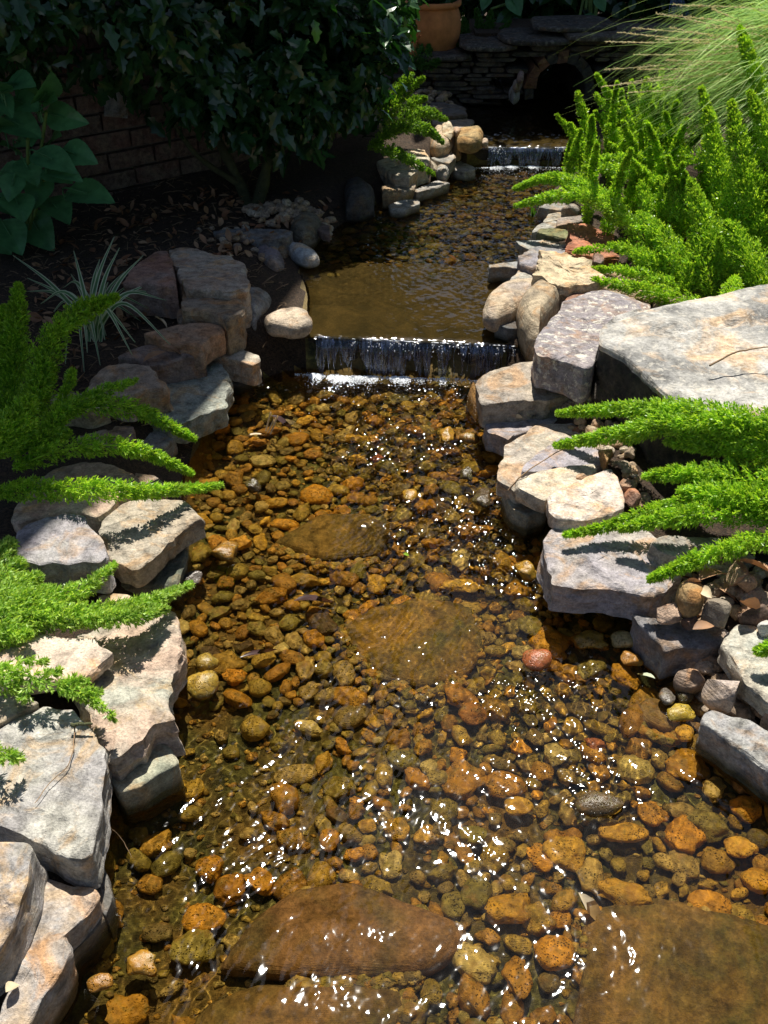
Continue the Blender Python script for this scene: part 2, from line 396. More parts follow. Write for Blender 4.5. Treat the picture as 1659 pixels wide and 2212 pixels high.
# ------------------------------------------------------------------ stones
def resample(P, n):
    P = np.asarray(P, float); Q = np.vstack([P, P[:1]]); s = np.concatenate([[0], np.cumsum(np.linalg.norm(np.diff(Q, axis=0), axis=1))])
    t = np.linspace(0, s[-1], n, endpoint=False); return np.stack([np.interp(t, s, Q[:, k]) for k in range(Q.shape[1])], -1), s[-1]
HASH = [0]
NAMEOF = {}
def stone(label, crop, pts, z, th, col, c2=None, kind='slab', tilt=None, mat='stone', name=None, cat='stone', fleck=0, wet=None, group='stones edging the stream', out=.0, res=1., p=.78, rough=1.):
    HASH[0] += 1; sd = HASH[0] * 7.31; rg = np.random.default_rng(HASH[0])
    F = cv(crop, pts)
    zc = z if kind == 'slab' else z - th * .42
    P0 = np.array([PZ(u, v, zc) for u, v in F]); c0 = P0.mean(0)
    if tilt is None: tilt = (rg.uniform(-.04, .04), rg.uniform(-.05, .05)) if kind == 'slab' else (0, 0)
    P0 = np.array([PZ(u, v, zc, tilt, c0) for u, v in F])
    A = resample(P0, 8 * len(P0))[1]
    n = int(np.clip(A / .0065 * res, 48, 190))
    P, per = resample(P0, n)
    # soften drawn corners slightly, then roughen the outline in facets
    for _ in range(1 if kind == 'slab' else 8): P = .5 * P + .25 * np.roll(P, 1, 0) + .25 * np.roll(P, -1, 0)
    c = P.mean(0); rad = P - c; r0 = np.linalg.norm(rad[:, :2], axis=1); sz = r0.mean(); dirn = rad / (r0[:, None] + 1e-6)
    k = np.arange(n) / n
    if kind == 'slab':
        am = min(.008, sz * .055) * rough
        knots = rg.normal(0, 1, max(8, n // 7)); jag = np.interp(k * len(knots), np.arange(len(knots) + 1), np.append(knots, knots[0]))
        knots = rg.normal(0, 1, max(14, n // 3)); jag2 = np.interp(k * len(knots), np.arange(len(knots) + 1), np.append(knots, knots[0]))
        P = P + dirn * (am * .6 * jag + am * .35 * jag2)[:, None]
        tops = [.12, .26, .4, .54, .67, .78, .87, .935, .972, .992]
        rows = []
        for s in tops: rows.append((s, 0.0, 'top'))
        nb = max(6, int(th / .008)); bev = min(.0035, th * .07)
        rows.append((1.004, -bev, 'e'))
        prof = rg.uniform(-.02, .03, 5)
        for q in range(1, nb + 1):
            f = q / nb; s = 1.006 + out * f + np.interp(f, np.linspace(0, 1, 5), prof)
            rows.append((s, -bev - (th - bev) * f, 's'))
        rows.append((.8, -th, 'b'))
        V = [c + np.array([0, 0, 0])[None]]; V = [c[None]]
        for (s, dz, ty) in rows:
            q = c + (P - c) * s
            if ty in 'eb' or ty == 's': q = q + np.array([0, 0, dz])
            V.append(q)
        V = np.concatenate(V)
        lat = np.zeros(len(V)); 
        X, Yv, Zv = V[:, 0], V[:, 1], V[:, 2]
        ring = np.concatenate([[0], np.repeat(np.arange(1, len(rows) + 1), n)])
        top = ring <= len(tops)
        edge = np.interp(np.concatenate([[0], np.repeat([min(r_[0], 1) for r_ in rows], n)]), [0, .6, 1], [0, .3, 1])
        # gently warped top with broken slate layers
        lay = fbm(X * 7 + sd, Yv * 7, sd, 3)
        stepv = np.round(lay * 3.2) / 3.2
        dzt = (.35 * sz * .10) * rough * fbm(X * 4 + sd, Yv * 4, sd + 3, 3) + min(.0045, th * .08) * stepv * 1.6 * rough + .0012 * fbm(X * 60, Yv * 60, sd)
        dzt -= edge ** 14 * min(.0035, th * .05) * (1 + 1.3 * fbm(X * 18, Yv * 18, sd + 9, 3))
        fall = np.where(top, 1., np.clip(1 + (Zv - c[2] + bev) / th, 0, 1) * .7)
        V[:, 2] += dzt * fall
        side = (~top).astype(float)
        ch = fbm(X * 9 + sd, Yv * 9, Zv * 30 + sd, 3) * .6 + .55 * fbm(X * 24, Yv * 24, Zv * 95, 3)
        facet = np.round(fbm(X * 6 - sd, Yv * 6, Zv * 12, 2) * 4) / 4
        D = np.concatenate([np.zeros((1, 3)), np.tile(dirn, (len(rows), 1))]); D[:, 2] = 0
        V += D * (side * (min(.010, sz * .09) * ch + min(.012, sz * .08) * facet) * rough)[:, None]
    else:
        m = 22; V = [c + np.array([0, 0, th * .5])]; V = [V[0][None]]; rows = []
        for q in range(1, m):
            ph = math.pi * q / m; s = math.sin(ph) ** p; zz = .5 * th * math.copysign(abs(math.cos(ph)) ** .85, math.cos(ph))
            V.append(c + (P - c) * s + np.array([0, 0, zz])); rows.append(s)
        V = np.concatenate(V); X, Yv, Zv = V.T
        ring = np.concatenate([[0], np.repeat(np.arange(1, m), n)])
        D = V - c; D /= np.linalg.norm(D, axis=1, keepdims=True) + 1e-6
        a = fbm(X * 6 + sd, Yv * 6, Zv * 6 + sd, 3) * sz * .16 * rough + fbm(X * 25, Yv * 25, Zv * 25 + sd, 4) * min(.006, sz * .05) * rough
        if kind == 'rock':
            ext = np.array([np.abs(V[:, 0] - c[0]).max(), np.abs(V[:, 1] - c[1]).max(), th * .5]); U = (V - c) / ext
            for _ in range(11):
                nn = rg.normal(0, 1, 3); nn /= np.linalg.norm(nn); U = U - np.maximum(U @ nn - rg.uniform(.5, .82), 0)[:, None] * nn * .95
            V = c + U * ext * 1.08
        if False: a = a * 1.3 + np.round(fbm(X * 5 / sz * .12 + sd, Yv * 5 / sz * .12, Zv * 5 / sz * .12, 2) * 5) / 5 * sz * .22
        V += D * a[:, None]
    nr = ring.max()
    i = 1 + np.arange(nr * n).reshape(nr, n); j = np.roll(i, -1, 1)
    Qd = np.stack([i[:-1], i[1:], j[1:], j[:-1]], -1).reshape(-1, 4)
    T = np.stack([np.zeros(n, int), i[0], j[0]], -1)
    base = c.copy()
    nm = name or ('flat_stone' if kind == 'slab' else 'boulder')
    # orientation check: make top normal up
    e1 = V[T[0][1]] - V[T[0][0]]; e2 = V[T[0][2]] - V[T[0][0]]
    if np.cross(e1, e2)[2] < 0: Qd = Qd[:, ::-1]; T = T[:, ::-1]
    o = mk(nm, V, [Qd, T], M[mat], loc=base)
    if kind != 'round': o.data.set_sharp_from_angle(angle=R(38))
    if HASH[0] <= 27 and mat == 'stone': col = tuple(min(x * 1.3, .6) for x in col); c2 = tuple(min(x * 1.3, .6) for x in (c2 or col))  # stones of the shaded left pile lightened in colour to lift their shade
    o.color = c4(col); o['c2'] = list(c2 or tuple(x * .8 for x in col))
    o['fleck'] = float(fleck)
    o['wet'] = float(wet if wet is not None else (0.026 if c[1] < lip1(c[0]) else (.134 if c[1] < 4.6 else .222)))
    tag(o, label, cat, group)
    return o
# colours (dry albedo)
GP, GP2 = (.27, .235, .235), (.38, .34, .31)       # grey purple
TN, TN2 = (.46, .37, .26), (.36, .30, .23)       # tan
CR, CR2 = (.62, .50, .34), (.50, .42, .30)       # cream
GY, GY2 = (.29, .28, .25), (.40, .37, .31)       # plain grey
GG, GG2 = (.22, .24, .19), (.30, .30, .24)       # greenish grey
RU, RU2 = (.34, .19, .12), (.36, .28, .22)       # rust
DK, DK2 = (.10, .10, .10), (.16, .15, .14)       # dark
S = stone
# left bank, far to near
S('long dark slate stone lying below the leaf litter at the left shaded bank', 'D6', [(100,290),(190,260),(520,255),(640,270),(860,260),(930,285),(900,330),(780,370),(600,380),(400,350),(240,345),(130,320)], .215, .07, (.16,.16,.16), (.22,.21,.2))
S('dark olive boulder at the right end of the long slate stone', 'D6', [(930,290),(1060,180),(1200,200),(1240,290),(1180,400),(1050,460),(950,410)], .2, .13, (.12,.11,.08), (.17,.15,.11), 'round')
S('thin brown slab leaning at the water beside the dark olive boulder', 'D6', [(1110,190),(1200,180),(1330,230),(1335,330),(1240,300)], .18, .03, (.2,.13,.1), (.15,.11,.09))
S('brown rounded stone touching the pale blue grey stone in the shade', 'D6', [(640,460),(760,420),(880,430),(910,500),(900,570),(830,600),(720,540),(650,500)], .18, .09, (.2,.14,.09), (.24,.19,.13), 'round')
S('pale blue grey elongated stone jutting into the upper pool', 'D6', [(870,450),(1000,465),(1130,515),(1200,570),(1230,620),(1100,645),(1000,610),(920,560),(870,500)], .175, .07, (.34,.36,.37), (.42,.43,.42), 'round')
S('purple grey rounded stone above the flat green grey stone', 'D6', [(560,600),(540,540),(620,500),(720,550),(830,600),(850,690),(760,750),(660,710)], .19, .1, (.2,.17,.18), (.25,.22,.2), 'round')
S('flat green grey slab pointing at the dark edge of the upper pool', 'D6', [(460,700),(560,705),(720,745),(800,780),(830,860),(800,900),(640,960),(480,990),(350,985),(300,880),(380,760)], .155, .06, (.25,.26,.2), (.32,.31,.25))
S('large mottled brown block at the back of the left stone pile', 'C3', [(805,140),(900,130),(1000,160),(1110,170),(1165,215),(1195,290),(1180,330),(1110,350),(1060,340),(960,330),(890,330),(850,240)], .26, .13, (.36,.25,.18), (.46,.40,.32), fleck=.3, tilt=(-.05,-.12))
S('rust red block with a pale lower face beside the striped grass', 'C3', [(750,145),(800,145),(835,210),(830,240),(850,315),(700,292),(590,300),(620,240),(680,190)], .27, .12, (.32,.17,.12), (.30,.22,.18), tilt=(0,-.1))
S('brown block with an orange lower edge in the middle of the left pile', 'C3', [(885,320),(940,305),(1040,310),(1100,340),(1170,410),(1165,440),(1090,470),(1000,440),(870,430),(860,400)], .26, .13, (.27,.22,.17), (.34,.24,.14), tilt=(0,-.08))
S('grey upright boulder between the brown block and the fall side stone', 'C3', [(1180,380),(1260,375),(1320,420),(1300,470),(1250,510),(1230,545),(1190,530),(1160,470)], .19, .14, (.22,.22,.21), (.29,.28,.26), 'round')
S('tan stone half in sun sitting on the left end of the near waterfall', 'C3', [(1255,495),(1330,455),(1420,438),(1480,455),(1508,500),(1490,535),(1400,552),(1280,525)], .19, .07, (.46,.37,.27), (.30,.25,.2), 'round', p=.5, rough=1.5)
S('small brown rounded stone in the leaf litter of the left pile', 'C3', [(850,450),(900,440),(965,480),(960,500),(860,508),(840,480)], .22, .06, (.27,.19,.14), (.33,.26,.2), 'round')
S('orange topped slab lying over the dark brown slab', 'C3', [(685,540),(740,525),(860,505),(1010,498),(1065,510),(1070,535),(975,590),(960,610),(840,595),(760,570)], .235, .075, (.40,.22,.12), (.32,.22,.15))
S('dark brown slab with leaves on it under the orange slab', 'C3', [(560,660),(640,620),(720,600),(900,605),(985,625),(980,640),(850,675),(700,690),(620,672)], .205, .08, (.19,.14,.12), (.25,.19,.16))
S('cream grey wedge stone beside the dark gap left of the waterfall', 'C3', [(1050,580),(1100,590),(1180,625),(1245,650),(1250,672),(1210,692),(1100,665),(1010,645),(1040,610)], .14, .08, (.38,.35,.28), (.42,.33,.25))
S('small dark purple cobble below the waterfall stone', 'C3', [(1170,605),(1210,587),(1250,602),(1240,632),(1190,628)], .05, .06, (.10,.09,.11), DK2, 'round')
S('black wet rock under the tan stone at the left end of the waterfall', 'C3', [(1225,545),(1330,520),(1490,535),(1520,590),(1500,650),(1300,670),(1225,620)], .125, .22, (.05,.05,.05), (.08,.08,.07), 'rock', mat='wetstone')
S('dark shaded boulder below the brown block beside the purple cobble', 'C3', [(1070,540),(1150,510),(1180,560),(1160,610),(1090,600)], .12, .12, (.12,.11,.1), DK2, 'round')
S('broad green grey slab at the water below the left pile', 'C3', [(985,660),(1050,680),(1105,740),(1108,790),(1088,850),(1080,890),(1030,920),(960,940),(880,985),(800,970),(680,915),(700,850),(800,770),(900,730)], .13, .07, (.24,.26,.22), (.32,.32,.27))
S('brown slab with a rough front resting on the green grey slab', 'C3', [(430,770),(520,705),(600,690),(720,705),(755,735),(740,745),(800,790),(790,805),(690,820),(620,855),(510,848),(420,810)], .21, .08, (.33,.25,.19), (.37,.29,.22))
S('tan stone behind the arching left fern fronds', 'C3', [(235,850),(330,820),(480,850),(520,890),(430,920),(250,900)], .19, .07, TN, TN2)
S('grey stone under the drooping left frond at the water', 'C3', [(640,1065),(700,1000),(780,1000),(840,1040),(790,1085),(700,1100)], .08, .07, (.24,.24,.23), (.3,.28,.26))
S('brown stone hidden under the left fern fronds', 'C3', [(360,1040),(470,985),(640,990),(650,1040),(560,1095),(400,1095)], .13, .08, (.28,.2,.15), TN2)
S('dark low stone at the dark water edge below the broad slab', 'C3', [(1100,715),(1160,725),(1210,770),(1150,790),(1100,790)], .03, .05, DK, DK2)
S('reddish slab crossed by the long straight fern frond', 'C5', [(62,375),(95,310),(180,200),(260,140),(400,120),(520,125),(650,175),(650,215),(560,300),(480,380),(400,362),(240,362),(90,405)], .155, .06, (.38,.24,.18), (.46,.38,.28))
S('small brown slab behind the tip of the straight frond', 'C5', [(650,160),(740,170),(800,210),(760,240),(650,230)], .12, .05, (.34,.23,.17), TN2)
S('purple grey block with a chipped pale front half in shade', 'C5', [(75,440),(110,410),(230,360),(350,352),(400,365),(470,450),(500,490),(520,560),(480,592),(400,582),(330,605),(250,590),(190,617),(130,592),(66,560)], .20, .085, (.32,.29,.31), (.40,.38,.37), fleck=.25)
S('tan angular slab with a fern shadow overhanging the left water edge', 'C5', [(590,310),(650,290),(860,285),(930,340),(970,380),(920,402),(860,432),(830,482),(800,484),(760,542),(700,602),(640,625),(560,597),(520,565),(495,490),(465,440),(480,410)], .14, .06, (.46,.38,.28), (.42,.38,.31))
S('dark green wet slab under the tan angular slab', 'C5', [(700,640),(740,590),(880,470),(905,480),(890,560),(850,690),(800,705),(560,705),(560,655)], .055, .10, (.14,.15,.11), (.2,.2,.16))
S('cream stone just showing behind the bushy left frond', 'C5', [(470,755),(540,738),(620,750),(690,790),(640,830),(500,820)], .11, .06, CR, TN)
S('huge pink and tan flagstone on the left bank', 'F', [(340,1328),(360,1321),(382,1336),(385,1380),(382,1437),(379,1465),(357,1505),(360,1527),(373,1548),(357,1566),(321,1601),(268,1639),(228,1644),(210,1591),(190,1540),(150,1470),(140,1400),(160,1360),(240,1350)], .13, .09, (.55,.40,.30), (.46,.45,.37), tilt=(0,0), rough=1.4)
S('dazzling cream slab lying on the pink flagstone', 'F', [(-70,1395),(0,1390),(72,1365),(198,1380),(240,1407),(216,1425),(168,1461),(112,1466),(45,1479),(-70,1490)], .185, .035, (.66,.52,.42), (.70,.58,.46), tilt=(0,0))
S('grey tan slab poking in at the left edge under the lowest fern', 'F', [(-60,1498),(0,1491),(53,1508),(86,1516),(43,1540),(0,1562),(-60,1580)], .165, .04, TN, GY2)
S('big pitted grey slab with leaf shadows on the left bank', 'D5', [(-120,470),(0,420),(130,340),(300,285),(430,320),(560,430),(640,520),(645,580),(620,700),(606,900),(585,1080),(565,1190),(500,1215),(400,1190),(300,1140),(210,1100),(100,1050),(0,1030),(-120,1000)], .155, .075, (.36,.34,.33), (.48,.46,.40), tilt=(0,0), rough=.8)
S('green grey block sunk at the water between two large slabs', 'D5', [(640,680),(700,650),(950,488),(1030,520),(1082,610),(1070,640),(980,685),(860,765),(760,795),(720,805),(680,760)], .075, .12, (.34,.35,.26), (.42,.38,.27), tilt=(0,-.05))
S('tall grey block with a pale right edge at the bottom left corner', 'D5', [(-120,1110),(0,1100),(170,1090),(215,1130),(190,1200),(145,1400),(70,1600),(-10,1740),(-120,1850)], .185, .10, (.36,.34,.34), (.50,.46,.36), tilt=(-.08,0), out=.06)
S('long blue grey slab with orange stains at the bottom left water edge', 'D5', [(255,1335),(330,1350),(560,1400),(590,1450),(480,1600),(372,1690),(405,1760),(370,1850),(300,2000),(185,2190),(120,2330),(-100,2400),(0,2150),(90,1900),(180,1600)], .10, .10, (.36,.36,.37), (.50,.38,.26), tilt=(-.05,0))
S('dark wet stone at the water behind the long blue grey slab', 'D5', [(540,1230),(600,1200),(650,1290),(682,1450),(640,1560),(600,1500),(540,1380)], .05, .09, (.15,.14,.12), DK2, mat='wetstone')
S('dark broken ledge below the long blue grey slab', 'D5', [(390,1700),(500,1600),(610,1480),(640,1560),(560,1680),(450,1780),(420,1900),(340,2060),(290,2040),(380,1850)], .045, .09, (.15,.12,.09), (.24,.19,.12), mat='wetstone')
# far left bank by the upper cascade
S('smooth tan boulder below the small fern by the upper cascade', 'D2', [(555,290),(575,240),(600,210),(680,220),(722,280),(690,330),(620,350),(560,325)], .29, .12, (.56,.42,.27), (.46,.36,.25), 'round')
S('ochre blocky stone beside the pebble above the upper cascade', 'D2', [(710,245),(760,220),(890,208),(912,240),(900,290),(830,318),(740,302)], .30, .09, (.50,.32,.13), (.30,.22,.10), 'round', p=.55)
S('knobbly cream stone on top of the far left pile', 'D2', [(615,195),(660,160),(700,170),(718,220),(690,245),(630,215)], .32, .06, (.66,.54,.36), CR2, 'rock')
S('small pinkish round stone wedged at the top of the far left pile', 'D2', [(710,200),(740,188),(768,208),(735,228)], .31, .035, (.55,.35,.24), TN, 'round')
S('lone small tan cobble on the ledge beside the upper cascade', 'D2', [(900,277),(920,262),(948,273),(942,296),(905,297)], .26, .04, (.58,.44,.32), TN, 'round')
S('ochre wedge stone under the smooth tan boulder', 'D2', [(697,322),(740,290),(772,320),(766,370),(730,378)], .24, .07, (.52,.36,.18), (.36,.27,.15), 'rock')
S('flat pale grey stone under the ochre wedge stone', 'D2', [(560,378),(640,360),(710,340),(732,368),(690,412),(620,402)], .22, .06, (.46,.42,.36), GY)
S('wide flat tan stone dappled with sun on the far left bank', 'D2', [(210,400),(300,370),(430,320),(520,330),(560,390),(550,420),(480,440),(420,500),(330,490),(260,450)], .235, .08, (.44,.38,.28), (.55,.48,.36))
S('small rounded grey stone at the end of the wide tan stone', 'D2', [(610,440),(660,425),(692,470),(670,522),(600,500)], .20, .07, (.42,.38,.32), GY, 'round')
S('tiny tan stone tucked under the flat pale grey stone', 'D2', [(540,430),(600,418),(622,440),(600,470),(550,462)], .21, .05, TN, GY, 'rock')
S('flat wet edged stone reaching into the pool below the cascade', 'D2', [(690,430),(760,398),(850,438),(862,456),(790,470),(720,460)], .165, .05, (.40,.36,.30), GY)
S('ochre stone at the waterline below the flat wet edged stone', 'D2', [(700,465),(760,450),(790,462),(760,485),(700,490)], .14, .04, (.40,.27,.13), TN2)
S('long thin grey slab sloping to the far pool', 'D2', [(560,550),(620,520),(690,543),(600,575),(470,605),(440,590)], .165, .05, (.42,.38,.33), GY)
S('shaded ochre slab under the wide tan stone', 'D2', [(240,560),(300,540),(460,535),(450,575),(350,605),(250,605)], .19, .07, (.34,.24,.13), TN2)
S('pale flat stone with dark streaks at the far pool edge', 'D2', [(290,690),(400,650),(490,652),(486,680),(400,722),(310,722)], .155, .04, (.44,.42,.37), GY)
S('broad shelf stone beside the pond above the upper cascade', 'D2', [(570,110),(700,90),(850,130),(812,200),(700,185),(600,155)], .27, .06, (.28,.23,.18), TN2)
S('dark shelf stone at the foot of the bridge wall', 'D2', [(500,20),(640,0),(790,40),(810,90),(700,100),(540,70)], .29, .07, (.15,.12,.10), DK2)
S('black mossy boulder at the shaded left edge of the far pool', 'D2', [(0,600),(90,570),(190,640),(190,720),(100,760),(0,760)], .22, .16, (.07,.06,.05), DK, 'round')
# right bank, far to near
S('dark slab at the water below the two horizontal fern fronds', 'D3', [(660,160),(720,130),(900,115),(960,140),(880,188),(760,180)], .185, .055, (.24,.23,.21), (.34,.31,.28))
S('brown grey cobble on the dark slab below the fern', 'D3', [(860,190),(900,150),(980,145),(1020,190),(1020,240),(940,252),(860,238)], .22, .07, (.36,.31,.25), (.28,.25,.22), 'rock')
S('small tan flat stone under the brown grey cobble', 'D3', [(690,290),(740,230),(850,210),(890,250),(820,280),(740,290)], .17, .04, (.42,.36,.27), GY2)
S('pale grey flat stone above the mossy green stone', 'D3', [(590,378),(640,320),(700,295),(820,280),(818,340),(700,368)], .185, .06, (.42,.40,.36), GY)
S('small dark stone wedged behind the pale grey flat stone', 'D3', [(820,262),(1050,242),(1062,290),(930,305),(820,325)], .2, .06, (.26,.22,.19), (.34,.28,.24))
S('mossy green stone beside the red sandstone', 'D3', [(630,405),(660,360),(900,360),(945,400),(935,445),(820,425),(720,415)], .19, .06, (.16,.17,.07), (.24,.23,.12))
S('large red sandstone block under the ferns', 'D3', [(915,300),(1050,305),(1130,320),(1290,400),(1305,445),(1200,500),(1350,570),(1250,600),(1000,560),(890,512),(940,450)], .25, .10, (.40,.15,.08), (.48,.22,.13), rough=1.6)
S('thin grey slab with a sharp tip over the water', 'D3', [(445,460),(600,450),(720,450),(935,490),(850,520),(720,535),(650,505),(580,540),(500,505)], .185, .035, (.34,.34,.31), GY2)
S('dark grey slab between the thin slab and the cream stone', 'D3', [(480,592),(640,510),(760,520),(930,520),(995,575),(850,640),(700,620)], .2, .05, (.26,.25,.25), (.36,.33,.31))
S('smooth purple grey stone left of the cream stone', 'D3', [(475,590),(665,560),(670,690),(612,705),(490,665)], .215, .06, (.27,.25,.27), (.32,.30,.30))
S('blue grey slab with a black front over the yellow cobble', 'D3', [(225,680),(370,650),(478,640),(472,705),(330,695),(222,708)], .175, .06, (.30,.31,.31), GY)
S('pale triangular stone behind the oval tan boulder', 'D3', [(345,872),(480,710),(605,765),(575,862),(450,875)], .19, .05, (.46,.44,.39), GY2)
S('large cream rock with a cracked front face', 'D3', [(665,540),(830,545),(1060,600),(1135,630),(1110,680),(1215,765),(1165,812),(1000,832),(860,852),(740,830),(600,762),(655,690)], .26, .10, (.66,.53,.34), (.52,.42,.28), rough=2.2)
S('oval smooth tan boulder at the water edge above the waterfall', 'D3', [(148,1120),(195,1020),(320,910),(450,870),(640,862),(765,925),(680,960),(600,1020),(480,1120),(440,1160),(270,1222),(160,1190)], .215, .11, (.52,.41,.28), (.38,.32,.27), 'round', p=.55, rough=.5)
S('yellow cobble in the water below the blue grey slab', 'D3', [(210,790),(240,768),(300,780),(305,810),(250,822),(212,812)], .135, .05, (.55,.36,.06), (.45,.28,.05), 'round', mat='wetpebble')
S('round tan boulder between the oval boulder and the speckled slab', 'D3', [(455,1170),(480,1090),(580,1000),(660,930),(760,935),(870,1010),(830,1120),(730,1260),(650,1370),(640,1470),(560,1430),(495,1310)], .245, .19, (.46,.37,.25), (.38,.31,.22), 'round', p=.6, rough=.7)
S('small black wedge stone under the oval tan boulder', 'D3', [(268,1200),(330,1180),(450,1162),(475,1235),(380,1232)], .165, .07, (.20,.21,.21), DK)
S('purple grey slab speckled with white beside the big boulder', 'D3', [(628,1390),(640,1330),(700,1230),(880,1010),(1100,900),(1230,885),(1400,940),(1640,1020),(1620,1100),(1500,1150),(1290,1300),(1180,1400),(1145,1545),(1060,1572),(1000,1545),(900,1500),(660,1440)], .275, .11, (.27,.245,.26), (.33,.29,.29), fleck=1., tilt=(0,-.06))
S('small red stone peeping out above the speckled slab', 'D3', [(890,985),(950,920),(1100,900),(1130,930),(1050,980),(950,1000)], .225, .05, (.42,.22,.16), RU)
S('tan slab with a dark front on the right bank below the waterfall', 'C4', [(255,770),(330,720),(450,690),(550,672),(620,700),(690,770),(738,800),(700,830),(600,862),(480,858),(400,865),(290,880)], .155, .085, (.44,.37,.28), (.38,.33,.28), tilt=(0,0))
S('wet amber stone leaning against the tan slab below the waterfall', 'C4', [(205,900),(245,800),(262,790),(300,900),(308,960),(250,982),(207,950)], .05, .12, (.34,.17,.04), (.22,.13,.04), 'rock', mat='wetstone')
S('purple grey slab carrying a white flake under the tan slab', 'C4', [(290,975),(400,935),(560,925),(700,890),(720,940),(560,992),(425,1040),(410,1062),(320,1025)], .085, .06, (.33,.30,.31), (.42,.38,.36))
S('broad pale slab at the water edge under three thinner slabs', 'F', [(1073,1035),(1082,1000),(1090,965),(1160,920),(1250,912),(1310,935),(1320,990),(1240,1030),(1160,1060),(1110,1062)], .105, .05, (.50,.44,.34), (.46,.40,.34), tilt=(0,0))
S('thin purple grey slab crossed by a dry twig', 'C6', [(485,130),(560,60),(650,0),(850,-40),(905,80),(845,125),(600,160),(490,152)], .125, .02, (.36,.33,.36), (.42,.39,.40), tilt=(0,0))
S('cream slab with a thick dark front edge below the twig', 'C6', [(447,190),(560,150),(700,125),(820,118),(830,160),(720,230),(610,270),(590,292),(450,222)], .145, .045, (.56,.48,.37), (.62,.54,.42), tilt=(0,0))
S('dazzling pale slab beside the three orange stones', 'C6', [(600,272),(650,230),(740,200),(900,138),(935,180),(972,300),(970,335),(800,382),(650,380),(605,335)], .17, .05, (.62,.53,.46), (.70,.60,.50), tilt=(0,0))
S('green grey stone at the waterline below the cream slab', 'C6', [(380,240),(450,225),(520,260),(595,310),(592,345),(500,372),(425,335)], .06, .09, (.30,.29,.22), (.38,.35,.27))
S('largest grey purple slab striped by frond shadows on the right bank', 'C6', [(598,420),(700,392),(1000,380),(1120,470),(1235,570),(1255,640),(1160,725),(1060,732),(950,720),(800,697),(630,682),(620,600),(575,520)], .135, .085, (.37,.34,.36), (.45,.40,.36), tilt=(0,0), rough=.8)
S('grey chunk lying on the striped slab under the fronds', 'C6', [(1092,500),(1150,465),(1300,462),(1440,470),(1410,520),(1300,552),(1250,577),(1150,552)], .175, .04, (.34,.31,.27), (.42,.38,.32))
S('dark wet block under the gravel with a tall grey front', 'D4', [(205,590),(420,640),(700,690),(1060,740),(1140,790),(1060,885),(880,940),(700,930),(500,965),(470,890),(380,810),(260,680)], .085, .13, (.19,.19,.21), (.28,.26,.25), mat='wetstone', wet=.0)
S('pale grey green slab with a curved crack at the right edge', 'D4', [(1048,895),(1080,800),(1200,690),(1360,712),(1475,760),(1750,800),(1800,1500),(1475,1400),(1350,1300),(1280,1250),(1200,1110),(1130,990)], .125, .05, (.44,.44,.38), (.54,.48,.38), tilt=(0,0))
S('orange cream rock with grey spots resting on the lowest right slab', 'D4', [(848,1350),(900,1255),(990,1198),(1130,1255),(1220,1330),(1292,1420),(1250,1490),(1130,1500),(1000,1445),(880,1395)], .13, .09, (.62,.42,.24), (.46,.38,.33), 'rock', fleck=0)
S('brown half buried stone left of the orange cream rock', 'D4', [(578,1250),(640,1160),(760,1150),(900,1205),(890,1290),(760,1335),(640,1300)], .06, .07, (.34,.22,.15), (.42,.32,.24), 'rock')
S('grey slab with a split front at the bottom right water edge', 'D4', [(835,1612),(865,1515),(940,1488),(1100,1558),(1290,1570),(1475,1690),(1750,1900),(1850,2300),(1475,2060),(1200,1860),(1000,1725)], .085, .10, (.44,.43,.38), (.34,.33,.33), tilt=(0,0))
S('brown stone at the right frame edge in the shadow of the pale slab', 'D4', [(1408,1640),(1430,1540),(1500,1450),(1620,1480),(1580,1700)], .10, .08, (.34,.24,.18), TN2, 'rock')
S('brown shaded boulder under the pale grey green slab', 'D4', [(1035,1120),(1110,1060),(1210,1120),(1290,1260),(1250,1330),(1100,1230)], .05, .09, (.24,.15,.10), DK2, 'round')
